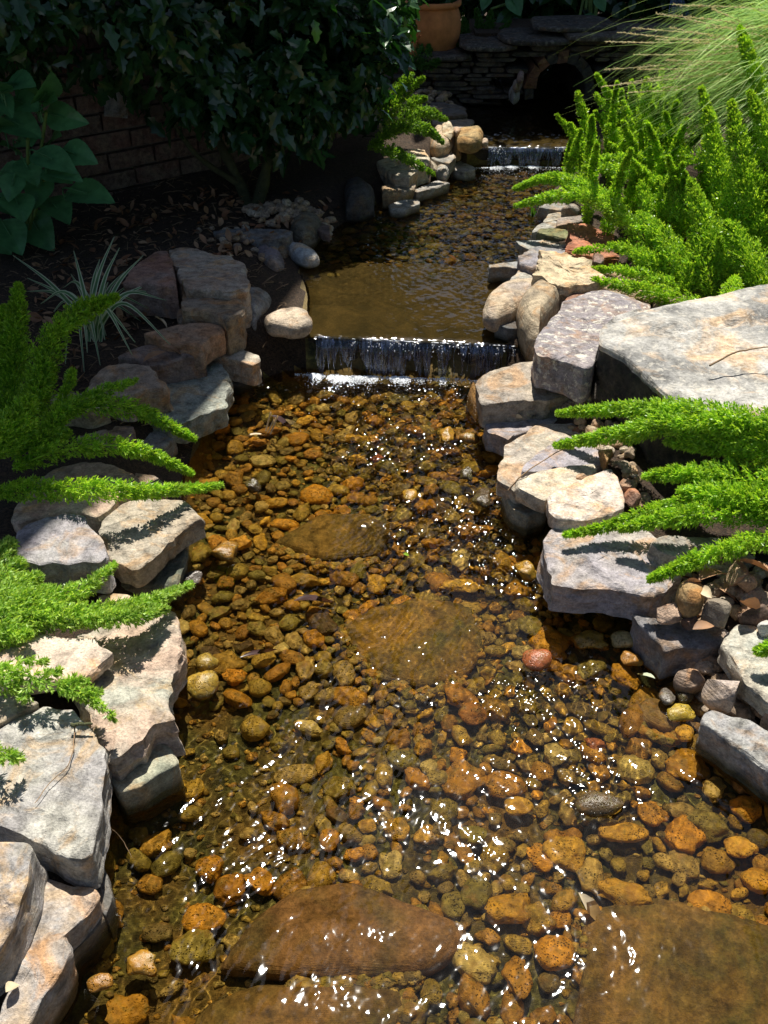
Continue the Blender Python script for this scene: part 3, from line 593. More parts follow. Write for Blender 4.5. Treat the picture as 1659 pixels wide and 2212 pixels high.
# gravel stones large enough to tell apart
GR = 'loose gravel stones on the banks'
for lab, cr, pts, z, th, col in [
 ('round ochre rock with leaf shadows in the right gravel', 'D4', [(595,440),(640,350),(740,330),(860,400),(882,500),(840,580),(760,622),(660,560)], .185, .08, (.50,.33,.15)),
 ('cream lumpy rock at the front of the right gravel', 'D4', [(410,600),(460,520),(560,495),(650,560),(660,660),(560,668),(450,668)], .145, .045, (.64,.45,.32)),
 ('small dark brown stone in front of the ochre rock', 'D4', [(645,700),(690,650),(750,632),(810,690),(800,755),(700,750)], .14, .04, (.16,.12,.11)),
 ('mottled grey pointed rock right of the ochre rock', 'D4', [(848,660),(880,560),(920,450),(1000,490),(1060,570),(1142,630),(1130,690),(980,700)], .17, .07, (.30,.25,.19)),
 ('tan egg shaped rock under the frond at the right gravel', 'D4', [(1078,250),(1130,150),(1210,112),(1290,200),(1280,280),(1150,312)], .19, .06, (.60,.42,.26)),
 ('long tan rock below the egg shaped rock', 'D4', [(1128,330),(1200,280),(1340,230),(1402,290),(1360,340),(1200,385)], .175, .045, (.58,.42,.27)),
 ('white stone at the right frame edge on the pale slab', 'D4', [(1357,770),(1390,700),(1475,672),(1560,700),(1500,780),(1400,790)], .155, .04, (.70,.68,.64)),
 ('big dark rock at the back of the right gravel', 'D4', [(1200,640),(1230,570),(1400,560),(1560,610),(1500,700),(1300,712)], .15, .06, (.18,.12,.09)),
 ('upper orange stone beside the purple grey slab', 'C6', [(838,60),(870,45),(908,60),(912,118),(870,122),(842,95)], .17, .05, (.50,.30,.13)),
 ('middle orange stone beside the dazzling slab', 'C6', [(942,210),(975,188),(1010,215),(1000,240),(950,235)], .175, .04, (.46,.30,.2)),
 ('lower pinkish orange stone beside the dazzling slab', 'C6', [(965,260),(1010,235),(1050,270),(1040,310),(985,318)], .175, .045, (.48,.28,.2)),
 ('small orange stone lying on the cream slab', 'C6', [(735,180),(770,163),(800,170),(790,190),(740,195)], .165, .02, (.60,.40,.25)),
 ('tan stone beside the tip of the upper right frond', 'C4', [(775,1010),(820,995),(852,1012),(835,1040),(785,1038)], .15, .035, (.62,.48,.32)),
 ('cream round stone in the gravel beside the big boulder', 'C4', [(780,850),(810,830),(832,850),(830,880),(790,880)], .165, .035, (.68,.55,.38)),
 ('tan round stone below the cream one beside the big boulder', 'C4', [(740,870),(770,850),(800,870),(790,895),(750,893)], .155, .035, (.60,.42,.22)),
 ('pinkish stone at the top of the boulder gravel', 'C4', [(730,790),(755,772),(785,790),(770,820),(740,815)], .17, .035, (.58,.38,.24)),
 ('orange stone touching the big boulder left face', 'C4', [(785,785),(805,772),(825,785),(820,808),(790,808)], .17, .035, (.60,.38,.2)),
 ('pale flint at the lower end of the boulder gravel', 'C4', [(688,885),(715,865),(755,885),(750,905),(700,905)], .13, .03, (.72,.66,.58)),
 ('purple brown cobble at the end of the cream rock', 'D3', [(1130,640),(1140,590),(1165,572),(1225,610),(1225,660),(1160,690)], .27, .05, (.34,.25,.22)),
 ]: S(lab, cr, pts, z, th, col, tuple(c * .75 for c in col), 'rock' if 'round' not in lab else 'round', group=GR, name='gravel_stone', cat='pebble', mat='stone')

# the big boulder: own shape, top sheet with an undercut dark left and front face
def big_boulder():
    top = [(1293,742),(1298,705),(1320,685),(1363,668),(1453,654),(1540,640),(1620,618),(1700,606),(1840,640),(1960,760),(1900,900),(1760,930),(1659,900),(1590,886),(1507,879),(1453,868),(1425,845),(1400,815),(1375,790),(1345,766),(1310,748)]
    P0 = np.array([PZ(u, v, .34) for u, v in top]); n = 220; P, _ = resample(P0, n)
    for _ in range(3): P = .5 * P + .25 * np.roll(P, 1, 0) + .25 * np.roll(P, -1, 0)
    c = P.mean(0); rows = [(s, 0) for s in (.08,.16,.24,.32,.4,.48,.56,.64,.71,.78,.84,.89,.93,.96,.985)]
    V = [c[None]]
    for s, _ in rows: V.append(c + (P - c) * s)
    nt = len(rows)
    for q in range(22):
        f = q / 21; s = 1.0 + .025 * math.sin(f * 3) - .03 * f
        inw = .05 * f; V.append(c + (P - c) * (s - inw) + np.array([0, 0, -.006 - .30 * f]))
    V = np.concatenate(V); nr = nt + 22; ring = np.concatenate([[0], np.repeat(np.arange(1, nr + 1), n)]); top_ = ring <= nt
    X, Y_, Z_ = V.T; rr = np.concatenate([[0], np.repeat([r[0] for r in rows] + [1.] * 22, n)])
    # dips toward the stream side, a ridge and a split running across the top
    dip = .015 * (1 - rr ** 2) + .018 * np.abs(fbm(X * 6, Y_ * 9, 2.2, 3)) * (1 - rr ** 6) + .03 * fbm(X * 3, Y_ * 3, 1.5, 3) * (1 - rr ** 4)
    ln = (Y_ - (2.42 + .30 * (X - .95))) + .03 * fbm(X * 7, Y_ * 7, 3., 3)
    dip -= .025 * np.exp(-(ln / .018) ** 2) * sstep(.68, .8, X) ; dip -= .02 * sstep(0, .05, -ln) * sstep(.7, .85, X)
    dip += .004 * fbm(X * 30, Y_ * 30, 4., 4) - .010 * np.exp(-((Y_ - 2.62 - .5 * (X - .95) + .05 * fbm(X * 6, Y_ * 6, 9., 3)) / .012) ** 2)
    V[:, 2] += dip * np.where(top_, 1, np.clip(1 + (Z_ - .33) / .3, 0, 1))
    D = V - c; D[:, 2] = 0; D /= np.linalg.norm(D, axis=1, keepdims=True) + 1e-6
    ch = .030 * fbm(X * 7, Y_ * 7, Z_ * 9, 4) + .022 * np.round(3 * fbm(X * 5 + 9, Y_ * 5, Z_ * 11, 2)) / 3 + .012 * fbm(X * 26, Y_ * 26, Z_ * 40, 3)
    V += D * (np.where(top_, 0, ch))[:, None] * sstep(0, .05, .34 - Z_)[:, None]
    i = 1 + np.arange(nr * n).reshape(nr, n); j = np.roll(i, -1, 1)
    Qd = np.stack([i[:-1], i[1:], j[1:], j[:-1]], -1).reshape(-1, 4); T = np.stack([np.zeros(n, int), i[0], j[0]], -1)
    if np.cross(V[T[0][1]] - V[0], V[T[0][2]] - V[0])[2] < 0: Qd, T = Qd[:, ::-1], T[:, ::-1]
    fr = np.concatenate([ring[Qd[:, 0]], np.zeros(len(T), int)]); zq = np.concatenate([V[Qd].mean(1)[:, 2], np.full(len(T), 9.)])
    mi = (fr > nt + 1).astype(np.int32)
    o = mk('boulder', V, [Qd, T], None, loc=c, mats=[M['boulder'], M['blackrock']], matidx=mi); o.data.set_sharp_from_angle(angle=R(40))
    o.color = (.24, .235, .225, 1); o['c2'] = [.54, .52, .48]; o['fleck'] = .5; o['wet'] = -5.
    tag(o, 'huge pale grey boulder with a dark cracked left face on the right bank', 'boulder', 'stones edging the stream')
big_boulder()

# submerged slabs and ledges
UW = 'flat rocks under the stream water'
SUBS = [
 ('broad brown slab under glinting water at the bottom centre', [(470,2110),(540,2010),(640,1935),(760,1925),(900,1975),(1005,2015),(1005,2060),(930,2112),(830,2125),(640,2130)], -.020, .05, (.26,.15,.07), (.14,.11,.045)),
 ('broad mottled brown slab under the water in the bottom right corner', [(1225,2260),(1262,2090),(1255,1985),(1400,1952),(1520,1975),(1659,2020),(1850,2080),(1850,2350)], -.022, .05, (.29,.18,.055), (.13,.115,.035)),
 ('brown slab under the water at the bottom edge left of centre', [(400,2260),(450,2180),(560,2140),(760,2140),(880,2150),(860,2290),(420,2330)], -.026, .04, (.26,.155,.055), (.13,.11,.035)),
 ('flat amber rock under rippled water in mid stream', [(735,1370),(800,1330),(900,1308),(1020,1325),(1045,1400),(1020,1465),(920,1505),(830,1485),(770,1430)], -.026, .04, (.34,.21,.045), (.13,.12,.03)),
 ('flat brown rock under the water below the long frond tips', [(590,1190),(690,1125),(800,1125),(850,1160),(820,1215),(700,1230)], -.028, .04, (.26,.17,.045), (.10,.09,.028)),
 ('submerged grey amber rock near the right bank', [(1368,1540),(1400,1520),(1470,1550),(1478,1585),(1440,1600),(1385,1575)], -.02, .04, (.36,.24,.11), (.25,.19,.1)),
]
for lab, pts, z, th, a, b in SUBS:
    S(lab, 'F', pts, z + .004, th + .02, a, b, 'round', p=.42, name='submerged_slab', cat='rock', wet=-5., group=UW, rough=.35)
# the stone ledges the water drops over
def ledge(label, x0, x1, yf, ztop, depth, th, seed):
    n = 60; rg = np.random.default_rng(seed); xs_ = np.linspace(x0, x1, n)
    rows = []; jag = .006 * fbm(xs_ * 25, seed, 0, 3)
    prof = [(depth, 0), (depth * .5, 0), (.03, 0), (.008, -.001), (.0, -.006)] + [(.004 + .02 * f, -.006 - (th - .006) * f) for f in np.linspace(.1, 1, 10)]
    for dy, dz in prof:
        y = yf(xs_) + dy + jag + .006 * fbm(xs_ * 14, dz * 60 + seed, 3, 3) * (dz < -.005); rows.append(np.stack([xs_, y, np.full(n, ztop + dz) + .001 * fbm(xs_ * 30, dy * 30)], -1))
    V = np.concatenate(rows); i = np.arange(len(rows) * n).reshape(len(rows), n)[:-1, :-1].ravel()
    o = mk('weir_ledge', V, [np.stack([i, i + n, i + n + 1, i + 1], -1)], None, mats=[M['wetstone'], M['silt']], matidx=(i < 3 * n).astype(np.int32))
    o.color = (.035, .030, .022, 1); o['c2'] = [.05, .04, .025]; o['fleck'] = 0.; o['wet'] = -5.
    return tag(o, label, 'ledge', 'stone ledges under the waterfalls')
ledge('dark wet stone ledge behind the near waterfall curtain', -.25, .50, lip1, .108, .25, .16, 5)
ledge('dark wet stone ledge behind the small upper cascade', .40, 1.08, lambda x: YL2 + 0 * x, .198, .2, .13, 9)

# ------------------------------------------------------------------ pebbles in the stream
def ico(sub):
    import bmesh
    bm = bmesh.new(); bmesh.ops.create_icosphere(bm, subdivisions=sub, radius=1)
    V = np.array([v.co[:] for v in bm.verts]); F = np.array([[v.index for v in f.verts] for f in bm.faces]); bm.free(); return V, F
IV, IF = ico(4); IV3, IF3 = ico(3); IV2, IF2 = ico(2); IV1, IF1 = ico(1)
def cuts(U, rg, k=10, lo=.62, hi=.92):
    for _ in range(k):
        n = rg.normal(0, 1, 3); n /= np.linalg.norm(n); sft = np.maximum(U @ n - rg.uniform(lo, hi), 0); U = U - sft[:, None] * n * .93
    return U
def pebshape(Vb, seed, ang):
    if ang: Vb = cuts(Vb, np.random.default_rng(int(seed * 3 + 1)), 9, .55, .9) * 1.12
    a = fbm(Vb[:, 0] * 1.3 + seed * 9, Vb[:, 1] * 1.3, Vb[:, 2] * 1.3 + seed, 2) * .27
    st = np.round(fbm(Vb[:, 0] * 1.6 + seed * 5, Vb[:, 1] * 1.6 + 4, Vb[:, 2] * 1.6, 1) * 4) / 4 * .25 * ang
    b = fbm(Vb[:, 0] * 5, Vb[:, 1] * 5 + seed, Vb[:, 2] * 5, 3) * .08
    return Vb * (1 + a + st + b)[:, None]
PM = []
for s in range(14):
    me_o = mk('pebble', pebshape(IV, s, s % 2), [IF], M['pebble']); PM.append(me_o.data); bpy.data.objects.remove(me_o)
PMW = []
for s in range(5):
    me_o = mk('pebble', pebshape(IV3, s + 30, s % 2), [IF3], M['wetpebble']); PMW.append(me_o.data); bpy.data.objects.remove(me_o)
PCOL = {'amber': (.66, .33, .03), 'ochre': (.70, .43, .055), 'rust': (.50, .25, .035), 'olive': (.30, .26, .06), 'pale yellow': (.66, .54, .20), 'dark brown': (.14, .09, .04), 'red': (.55, .17, .06), 'grey': (.32, .29, .22)}
placed = []
def pebble(u, v, w, hgt, cname, z=-.030, label=None, wet=False, ang=None):
    c = PZ(u, v, z); sc_ = np.linalg.norm(PZ(u + w / 2, v, z) - c); ld = abs(PZ(u, v + hgt / 2, z)[1] - c[1])
    me = random.choice(PMW if wet else PM)
    o = bpy.data.objects.new('pebble', me); COL.objects.link(o)
    o.rotation_euler = (random.uniform(-.15, .15), random.uniform(-.15, .15), random.uniform(-.3, .3) if abs(sc_ - ld) > .006 else random.uniform(0, 6.3))
    hz = min(sc_, ld) * random.uniform(.6, .85)
    z = z if z > -.002 else min(z, -.012)
    if z < 0: hz = min(hz, (.066 + z) * .55)
    o.scale = (sc_ * 1.02, ld * 1.02, hz); o.location = c + np.array([0, 0, -1.12 * hz if z < 0 else -.35 * hz])
    col = np.array(PCOL[cname]) * random.uniform(.6, .9) * (.62 if wet else 1) * (1 + np.random.default_rng(len(placed)).uniform(-.08, .08, 3))
    o.color = c4(tuple(np.clip(col, 0, 1))); o.cycles.is_caustics_receiver = True
    tag(o, label or f'{cname} pebble among many lying under the clear stream water', 'pebble', f'{cname} pebbles on the stream bed' if not label else 'pebbles on the stream bed')
    placed.append((c[0], c[1], max(sc_, ld))); return o
SPEC = [
 (335,1820,62,44,'ochre',-.03,'single bright ochre stone on the olive bed beside the left bank'),
 (408,1705,58,42,'ochre',-.03,'ochre stone beside the green grey block'),
 (438,1474,70,54,'ochre',.005,'big yellow stone breaking the surface by the pink flagstone'),
 (446,1428,52,36,'ochre',.008,'small wet yellow stone just above the big yellow one'),
 (505,1456,44,36,'amber',-.015,'amber stone right of the two wet yellow stones'),
 (682,1062,66,38,'amber',-.01,'large smooth amber stone in mid stream below the fall'),
 (1162,1420,64,42,'red',.008,'shiny orange red stone breaking the surface near the right bank'),
 (1190,1382,92,66,'amber',-.012,'large amber stone with a grey patch near the right bank'),
 (1275,1384,76,36,'rust',.002,'wet brown stone below the striped slab'),
 (1346,1378,54,30,'pale yellow',.018,'dry topped pale stone below the striped slab'),
 (1366,1420,48,32,'rust',.008,'wet rust stone beside the dark block'),
 (1352,1458,50,52,'amber',-.012,'oval amber stone below the dark wet block'),
 (1470,1538,62,36,'ochre',.004,'rounded shiny ochre stone near the orange cream rock'),
 (1480,1576,42,34,'ochre',-.005,'small ochre stone above the lowest right slab'),
 (1440,1503,34,38,'grey',.015,'small glinting wet grey stone near the right bank'),
 (1480,1500,40,30,'dark brown',.012,'small dark wet stone beside the glinting grey one'),
 (485,1186,66,34,'rust',.015,'brown wet stone poking out beside the dark green slab'),
 (416,1243,44,26,'grey',.02,'little grey cobble at the foot of the dark green slab'),
 (1135,1228,46,32,'amber',.008,'wet orange stone beside the striped slab'),
 (1120,1268,58,30,'amber',-.012,'orange pebble in front of the striped slab'),
 (1000,1266,78,26,'ochre',-.016,'long golden stone in mid stream'),
 (1348,1795,100,44,'ochre',-.018,'long golden stone in the lower right shallows'),
 (1352,1930,112,62,'ochre',-.014,'large golden rock above the bottom right slab'),
 (1290,1735,105,50,'dark brown',.006,'dark rock breaking the surface in the lower right shallows'),
 (1410,1752,56,50,'amber',-.02,'golden stone right of the dark emergent rock'),
 (1480,1800,86,66,'amber',-.02,'mottled golden stone in the lower right shallows'),
 (1530,1778,84,60,'olive',-.02,'olive topped stone in the lower right shallows'),
 (1545,1700,60,40,'pale yellow',-.016,'pale yellow stone near the lowest right slab'),
 (1610,1740,60,44,'amber',-.02,'amber stone at the right frame edge'),
 (1490,1652,84,56,'amber',-.018,'large amber stone below the lowest right slab'),
 (1375,1655,64,64,'pale yellow',-.02,'pale pitted stone in the right shallows'),
 (1280,1622,52,36,'ochre',-.02,'pitted ochre stone in the right shallows'),
 (1285,1605,44,22,'red',-.014,'coral red sliver of stone in the right shallows'),
 (1200,1627,52,36,'pale yellow',-.018,'pale yellow pitted stone left of the coral sliver'),
 (1095,1955,90,66,'amber',-.018,'amber rock in the gap between the bottom slabs'),
 (1000,1672,96,72,'amber',-.018,'broad amber rock in mid stream'),
 (1090,1690,70,66,'rust',-.018,'rust rock right of the broad amber rock'),
 (450,1870,64,52,'amber',-.022,'knobbly amber rock in the lower left stream'),
 (498,1914,72,60,'amber',-.022,'amber rock left of the bottom centre slab'),
 (560,1902,52,60,'amber',-.022,'narrow amber rock above the bottom centre slab'),
 (440,1980,100,54,'amber',-.02,'flat amber rock low on the left of the stream'),
 (420,2044,90,66,'olive',-.02,'olive rock low on the left of the stream'),
 (305,2082,72,52,'amber',.004,'wet amber stone near the bottom left slab'),
 (215,2120,60,40,'rust',.006,'wet rust stone at the left water edge'),
 (265,2178,96,74,'amber',-.008,'large orange rock at the bottom left of the stream'),
 (710,1812,42,50,'amber',-.018,'upright amber stone in mid stream'),
 (1020,1538,54,46,'rust',-.015,'rusty brown stone left of the right shallows'),
 (1120,1740,66,36,'ochre',-.022,'golden flat stone beside the dark emergent rock'),
 (1120,2110,60,90,'amber',-.02,'tall amber stone at the bottom between the slabs'),
 (885,1068,36,26,'amber',.0,'amber cobble in the broken water'),
 (965,937,40,24,'amber',.004,'wet orange stone below the waterfall slab'),
 (1015,945,36,24,'rust',.006,'wet orange brown stone beside the amber leaning stone'),
 (1043,1072,46,36,'dark brown',.02,'black wet rock at the broad pale slab'),
 (1095,1035,34,26,'grey',.025,'little dark cobble tucked at the broad pale slab'),
 (1008,1023,30,20,'dark brown',.01,'small black stone in the water near the broad pale slab'),
 (545,1045,34,20,'dark brown',.01,'dark wet stone below the drooping left frond'),
 (520,1168,40,24,'ochre',-.01,'small golden pebble beside the brown wet stone'),
 (1600,1830,70,46,'ochre',-.02,'golden stone at the right edge above the corner slab'),
 (1640,1900,60,60,'amber',-.02,'amber stone at the right edge above the corner slab'),
 (1020,1800,60,40,'olive',-.02,'olive stone in the centre of the lower stream'),
]
for s in SPEC: pebble(*s[:6], label=s[6], wet=s[5] > -.002)
def subinside(x, y, polys):
    for P in polys:
        c = False; n = len(P)
        for a in range(n):
            x1, y1 = P[a][:2]; x2, y2 = P[a - 1][:2]
            if (y1 > y) != (y2 > y) and x < (x2 - x1) * (y - y1) / (y2 - y1) + x1: c = not c
        if c: return True
    return False
SUBP = [np.array([PZ(u, v, z) for u, v in pts]) for _, pts, z, *_ in SUBS]
cn = list(PCOL); cw = [.36, .24, .14, .13, .07, .04, .005, .015]
tries = 0; nrand = 0; extra = []
while tries < 90000 and nrand + len(extra) < 1700:
    tries += 1
    y = random.uniform(.55, 2.66) if random.random() < .8 else random.uniform(3.3, 4.55)
    x = random.uniform(np.interp(y, LY, LX) + .01, np.interp(y, RY, RX) - .01)
    lowleft = (y < 1.35 and x < -.12)
    rr = (.011 + .024 * random.random() ** 1.6) * (1 if tries < 12000 else .72)
    if lowleft and random.random() < .88: continue
    if subinside(x, y, SUBP): continue
    if any((x - a) ** 2 + (y - b) ** 2 < (rr + c) ** 2 * .58 for a, b, c in placed): continue
    if y < 3 and nrand < 236:
        a = random.uniform(.68, 1.35); me = random.choice(PM); o = bpy.data.objects.new('pebble', me); COL.objects.link(o)
        cname = random.choices(cn, cw)[0]
        hz = min(rr * random.uniform(.5, .8), .021)
        o.scale = (rr * a, rr / a, hz); o.rotation_euler = (random.uniform(-.2, .2), random.uniform(-.2, .2), random.uniform(0, 6.3))
        o.location = (x, y, -.060 + hz * .75)
        o.color = c4(tuple(np.clip(np.array(PCOL[cname]) * random.uniform(.5, .95), 0, 1))); o.cycles.is_caustics_receiver = True
        zx = (x - np.interp(y, LY, LX)) / (np.interp(y, RY, RX) - np.interp(y, LY, LX))
        side = 'near the left bank' if zx < .28 else 'near the right bank' if zx > .72 else 'left of mid stream' if zx < .5 else 'right of mid stream'
        row = 'just below the waterfall' if y > 2.3 else 'level with the tan angular slab' if y > 1.9 else 'level with the long striped slab' if y > 1.55 else 'level with the pink flagstone' if y > 1.25 else 'level with the big pitted slab' if y > .95 else 'beside the bottom slabs'
        size = 'small' if rr < .016 else 'medium' if rr < .024 else 'large'
        tag(o, f'{size} {cname} pebble under water {side}, {row}', 'pebble', 'pebbles on the stream bed')
        nrand += 1
    else: extra.append((x, y, rr))
    placed.append((x, y, rr))
g = MB()
SH = [pebshape(IV3, 60 + s, s % 2) for s in range(8)]
for x, y, rr in extra:
    a = random.uniform(.7, 1.3); t = random.uniform(0, 6.3); hz = rr * random.uniform(.5, .8)
    v = SH[random.randrange(8)] * np.array([rr * a, rr / a, hz]); ct, st = math.cos(t), math.sin(t)
    v = v @ np.array([[ct, st, 0], [-st, ct, 0], [0, 0, 1]]); z0 = float(wl(np.array(y), x)) - .06 + hz * .7
    g.add(v + np.array([x, y, z0]), IF3)
# gravel lapping over the edges of the sunken slabs
for P in SUBP:
    Q_, per_ = resample(P, 240); cc = P.mean(0)
    for q in Q_:
        for _ in range(2):
            p = cc + (q - cc) * random.uniform(.84, 1.06); rr = random.uniform(.004, .013)
            if vnoise(p[0] * 9., p[1] * 9.) < -.15: continue
            z0 = P[0][2] - .012 if random.random() < .5 else P[0][2] - .024
            g.add(SH[random.randrange(8)] * rr * np.array([1, .85, .6]) + np.array([p[0], p[1], z0]), IF3)
# fine gravel between the pebbles
for k in range(5200):
    y = random.uniform(.5, 2.74) if random.random() < .85 else random.uniform(3.4, 4.6)
    x = random.uniform(np.interp(y, LY, LX), np.interp(y, RY, RX)); rr = random.uniform(.004, .010)
    v = pebshape(IV2, k % 37, 1) * rr * np.array([1, .8, .6]); z0 = float(terrain(np.array(x), np.array(y))) + rr * .2
    g.add(v + np.array([x, y, z0]), IF2)
tag(g.build('stream_gravel', M['bedgravel'], smooth=True), 'small amber and brown gravel filling the stream bed', 'gravel', None, 'stuff')

# ------------------------------------------------------------------ water
def ripples(X, Y, calm, seed):
    Z = 0 * X; rg = np.random.default_rng(seed)
    wx = .035 * fbm(X * 5, Y * 5, seed, 3); wy = .035 * fbm(X * 5 + 40, Y * 5, seed, 3)
    N = 64
    for k in range(N):
        lam = .010 * (9) ** (k / N); th = rg.uniform(0, 6.28)
        kx, ky = math.cos(th) / lam * 6.283, math.sin(th) / lam * 6.283
        Z += lam * (.0042 if lam > .030 else .0104) * (.42 + .58 * abs(math.cos(th))) * np.sin(kx * (X + wx) + ky * (Y + wy) + rg.uniform(0, 6.28))
    return Z * calm
def sheet(name, x0, x1, y0, y1, s, f, mask, lab, mat='water'):
    X, Y = np.meshgrid(np.arange(x0, x1, s), np.arange(y0, y1, s)); Z = f(X, Y)
    V = np.stack([X, Y, Z], -1).reshape(-1, 3); ny, nx = X.shape
    i = np.arange(ny * nx).reshape(ny, nx)[:-1, :-1].ravel(); Q = np.stack([i, i + 1, i + 1 + nx, i + nx], -1)
    c = V[Q].mean(1); Q = Q[mask(c[:, 0], c[:, 1])]
    u, r = np.unique(Q, return_inverse=True)
    o = mk(name, V[u], [r.reshape(Q.shape)], M[mat], recv=False); o.cycles.is_caustics_caster = True
    return tag(o, lab, None, None, 'structure')
def inch(x, y, m=.07): return (x > np.interp(y, LY, LX) - m) & (x < np.interp(y, RY, RX) + m)
EM = [(a, b, c) for a, b, c in placed[:len(SPEC)]]
def lowwater(X, Y):
    calm = .50 + .85 * sstep(.12, .6, fbm(X * 3.4, Y * 2.6, 4., 3) * 1.3 + .16 * np.exp(-((X - .08) / .25) ** 2)) + .9 * sstep(2.35, 2.75, Y)
    calm = calm * (1 - .50 * sstep(-.06, -.26, X)) * (1 - .35 * sstep(.35, .6, X))
    calm = calm * (1 - .46 * sstep(1.5, 1.2, Y))
    Z = ripples(X, Y, calm, 2)
    for (P, amp) in ((SUBP[0], .013), (SUBP[1], .010), (SUBP[2], .008)):
        c = P.mean(0); r = np.abs(P - c).max(0) * 1.0
        e = ((X - c[0]) / r[0]) ** 2 + ((Y - c[1]) / r[1]) ** 2; Z = Z + amp * np.exp(-e * 1.6)
    Z = Z + .004 * fbm(X * 7, Y * 5, 8., 3) + .012 * sstep(2.55, 2.75, Y) * fbm(X * 30, Y * 30, 2., 3)
    return Z
lw = sheet('stream_water', -.72, 1.12, .35, 2.80, .0030, lowwater, lambda x, y: inch(x, y) & (y < lip1(x) + .004), 'clear rippling water of the lower stream running over pebbles')
def upwater(X, Y):
    lp = Y - lip1(X)
    Z = .12 + ripples(X, Y, .40 + .50 * sstep(3.0, 3.6, Y) + .5 * sstep(.1, .4, X), 5) + .003 * fbm(X * 9, Y * 5, 1., 3) * sstep(3.0, 3.6, Y)
    return Z - .010 * np.exp(-np.maximum(lp, 0) / .012)
sheet('pool_water', -.55, 1.12, 2.66, 4.66, .0065, upwater, lambda x, y: inch(x, y) & (y > lip1(x) - .002) & (y < YL2 + .01), 'calm brown water of the pool above the near waterfall', 'poolwater')
def pondwater(X, Y):
    return .21 + ripples(X, Y, 1.5 + .6 * sstep(5.0, 4.8, Y), 8) - .010 * np.exp(-np.maximum(Y - YL2, 0) / .012) + .006 * fbm(X * 14, Y * 22, 3., 3) * sstep(5.3, 4.8, Y)
sheet('pond_water', .25, 1.4, 4.6, 7.2, .010, pondwater, lambda x, y: inch(x, y) & (y > YL2 - .002), 'dark choppy water between the stone bridge and the upper cascade', 'poolwater')

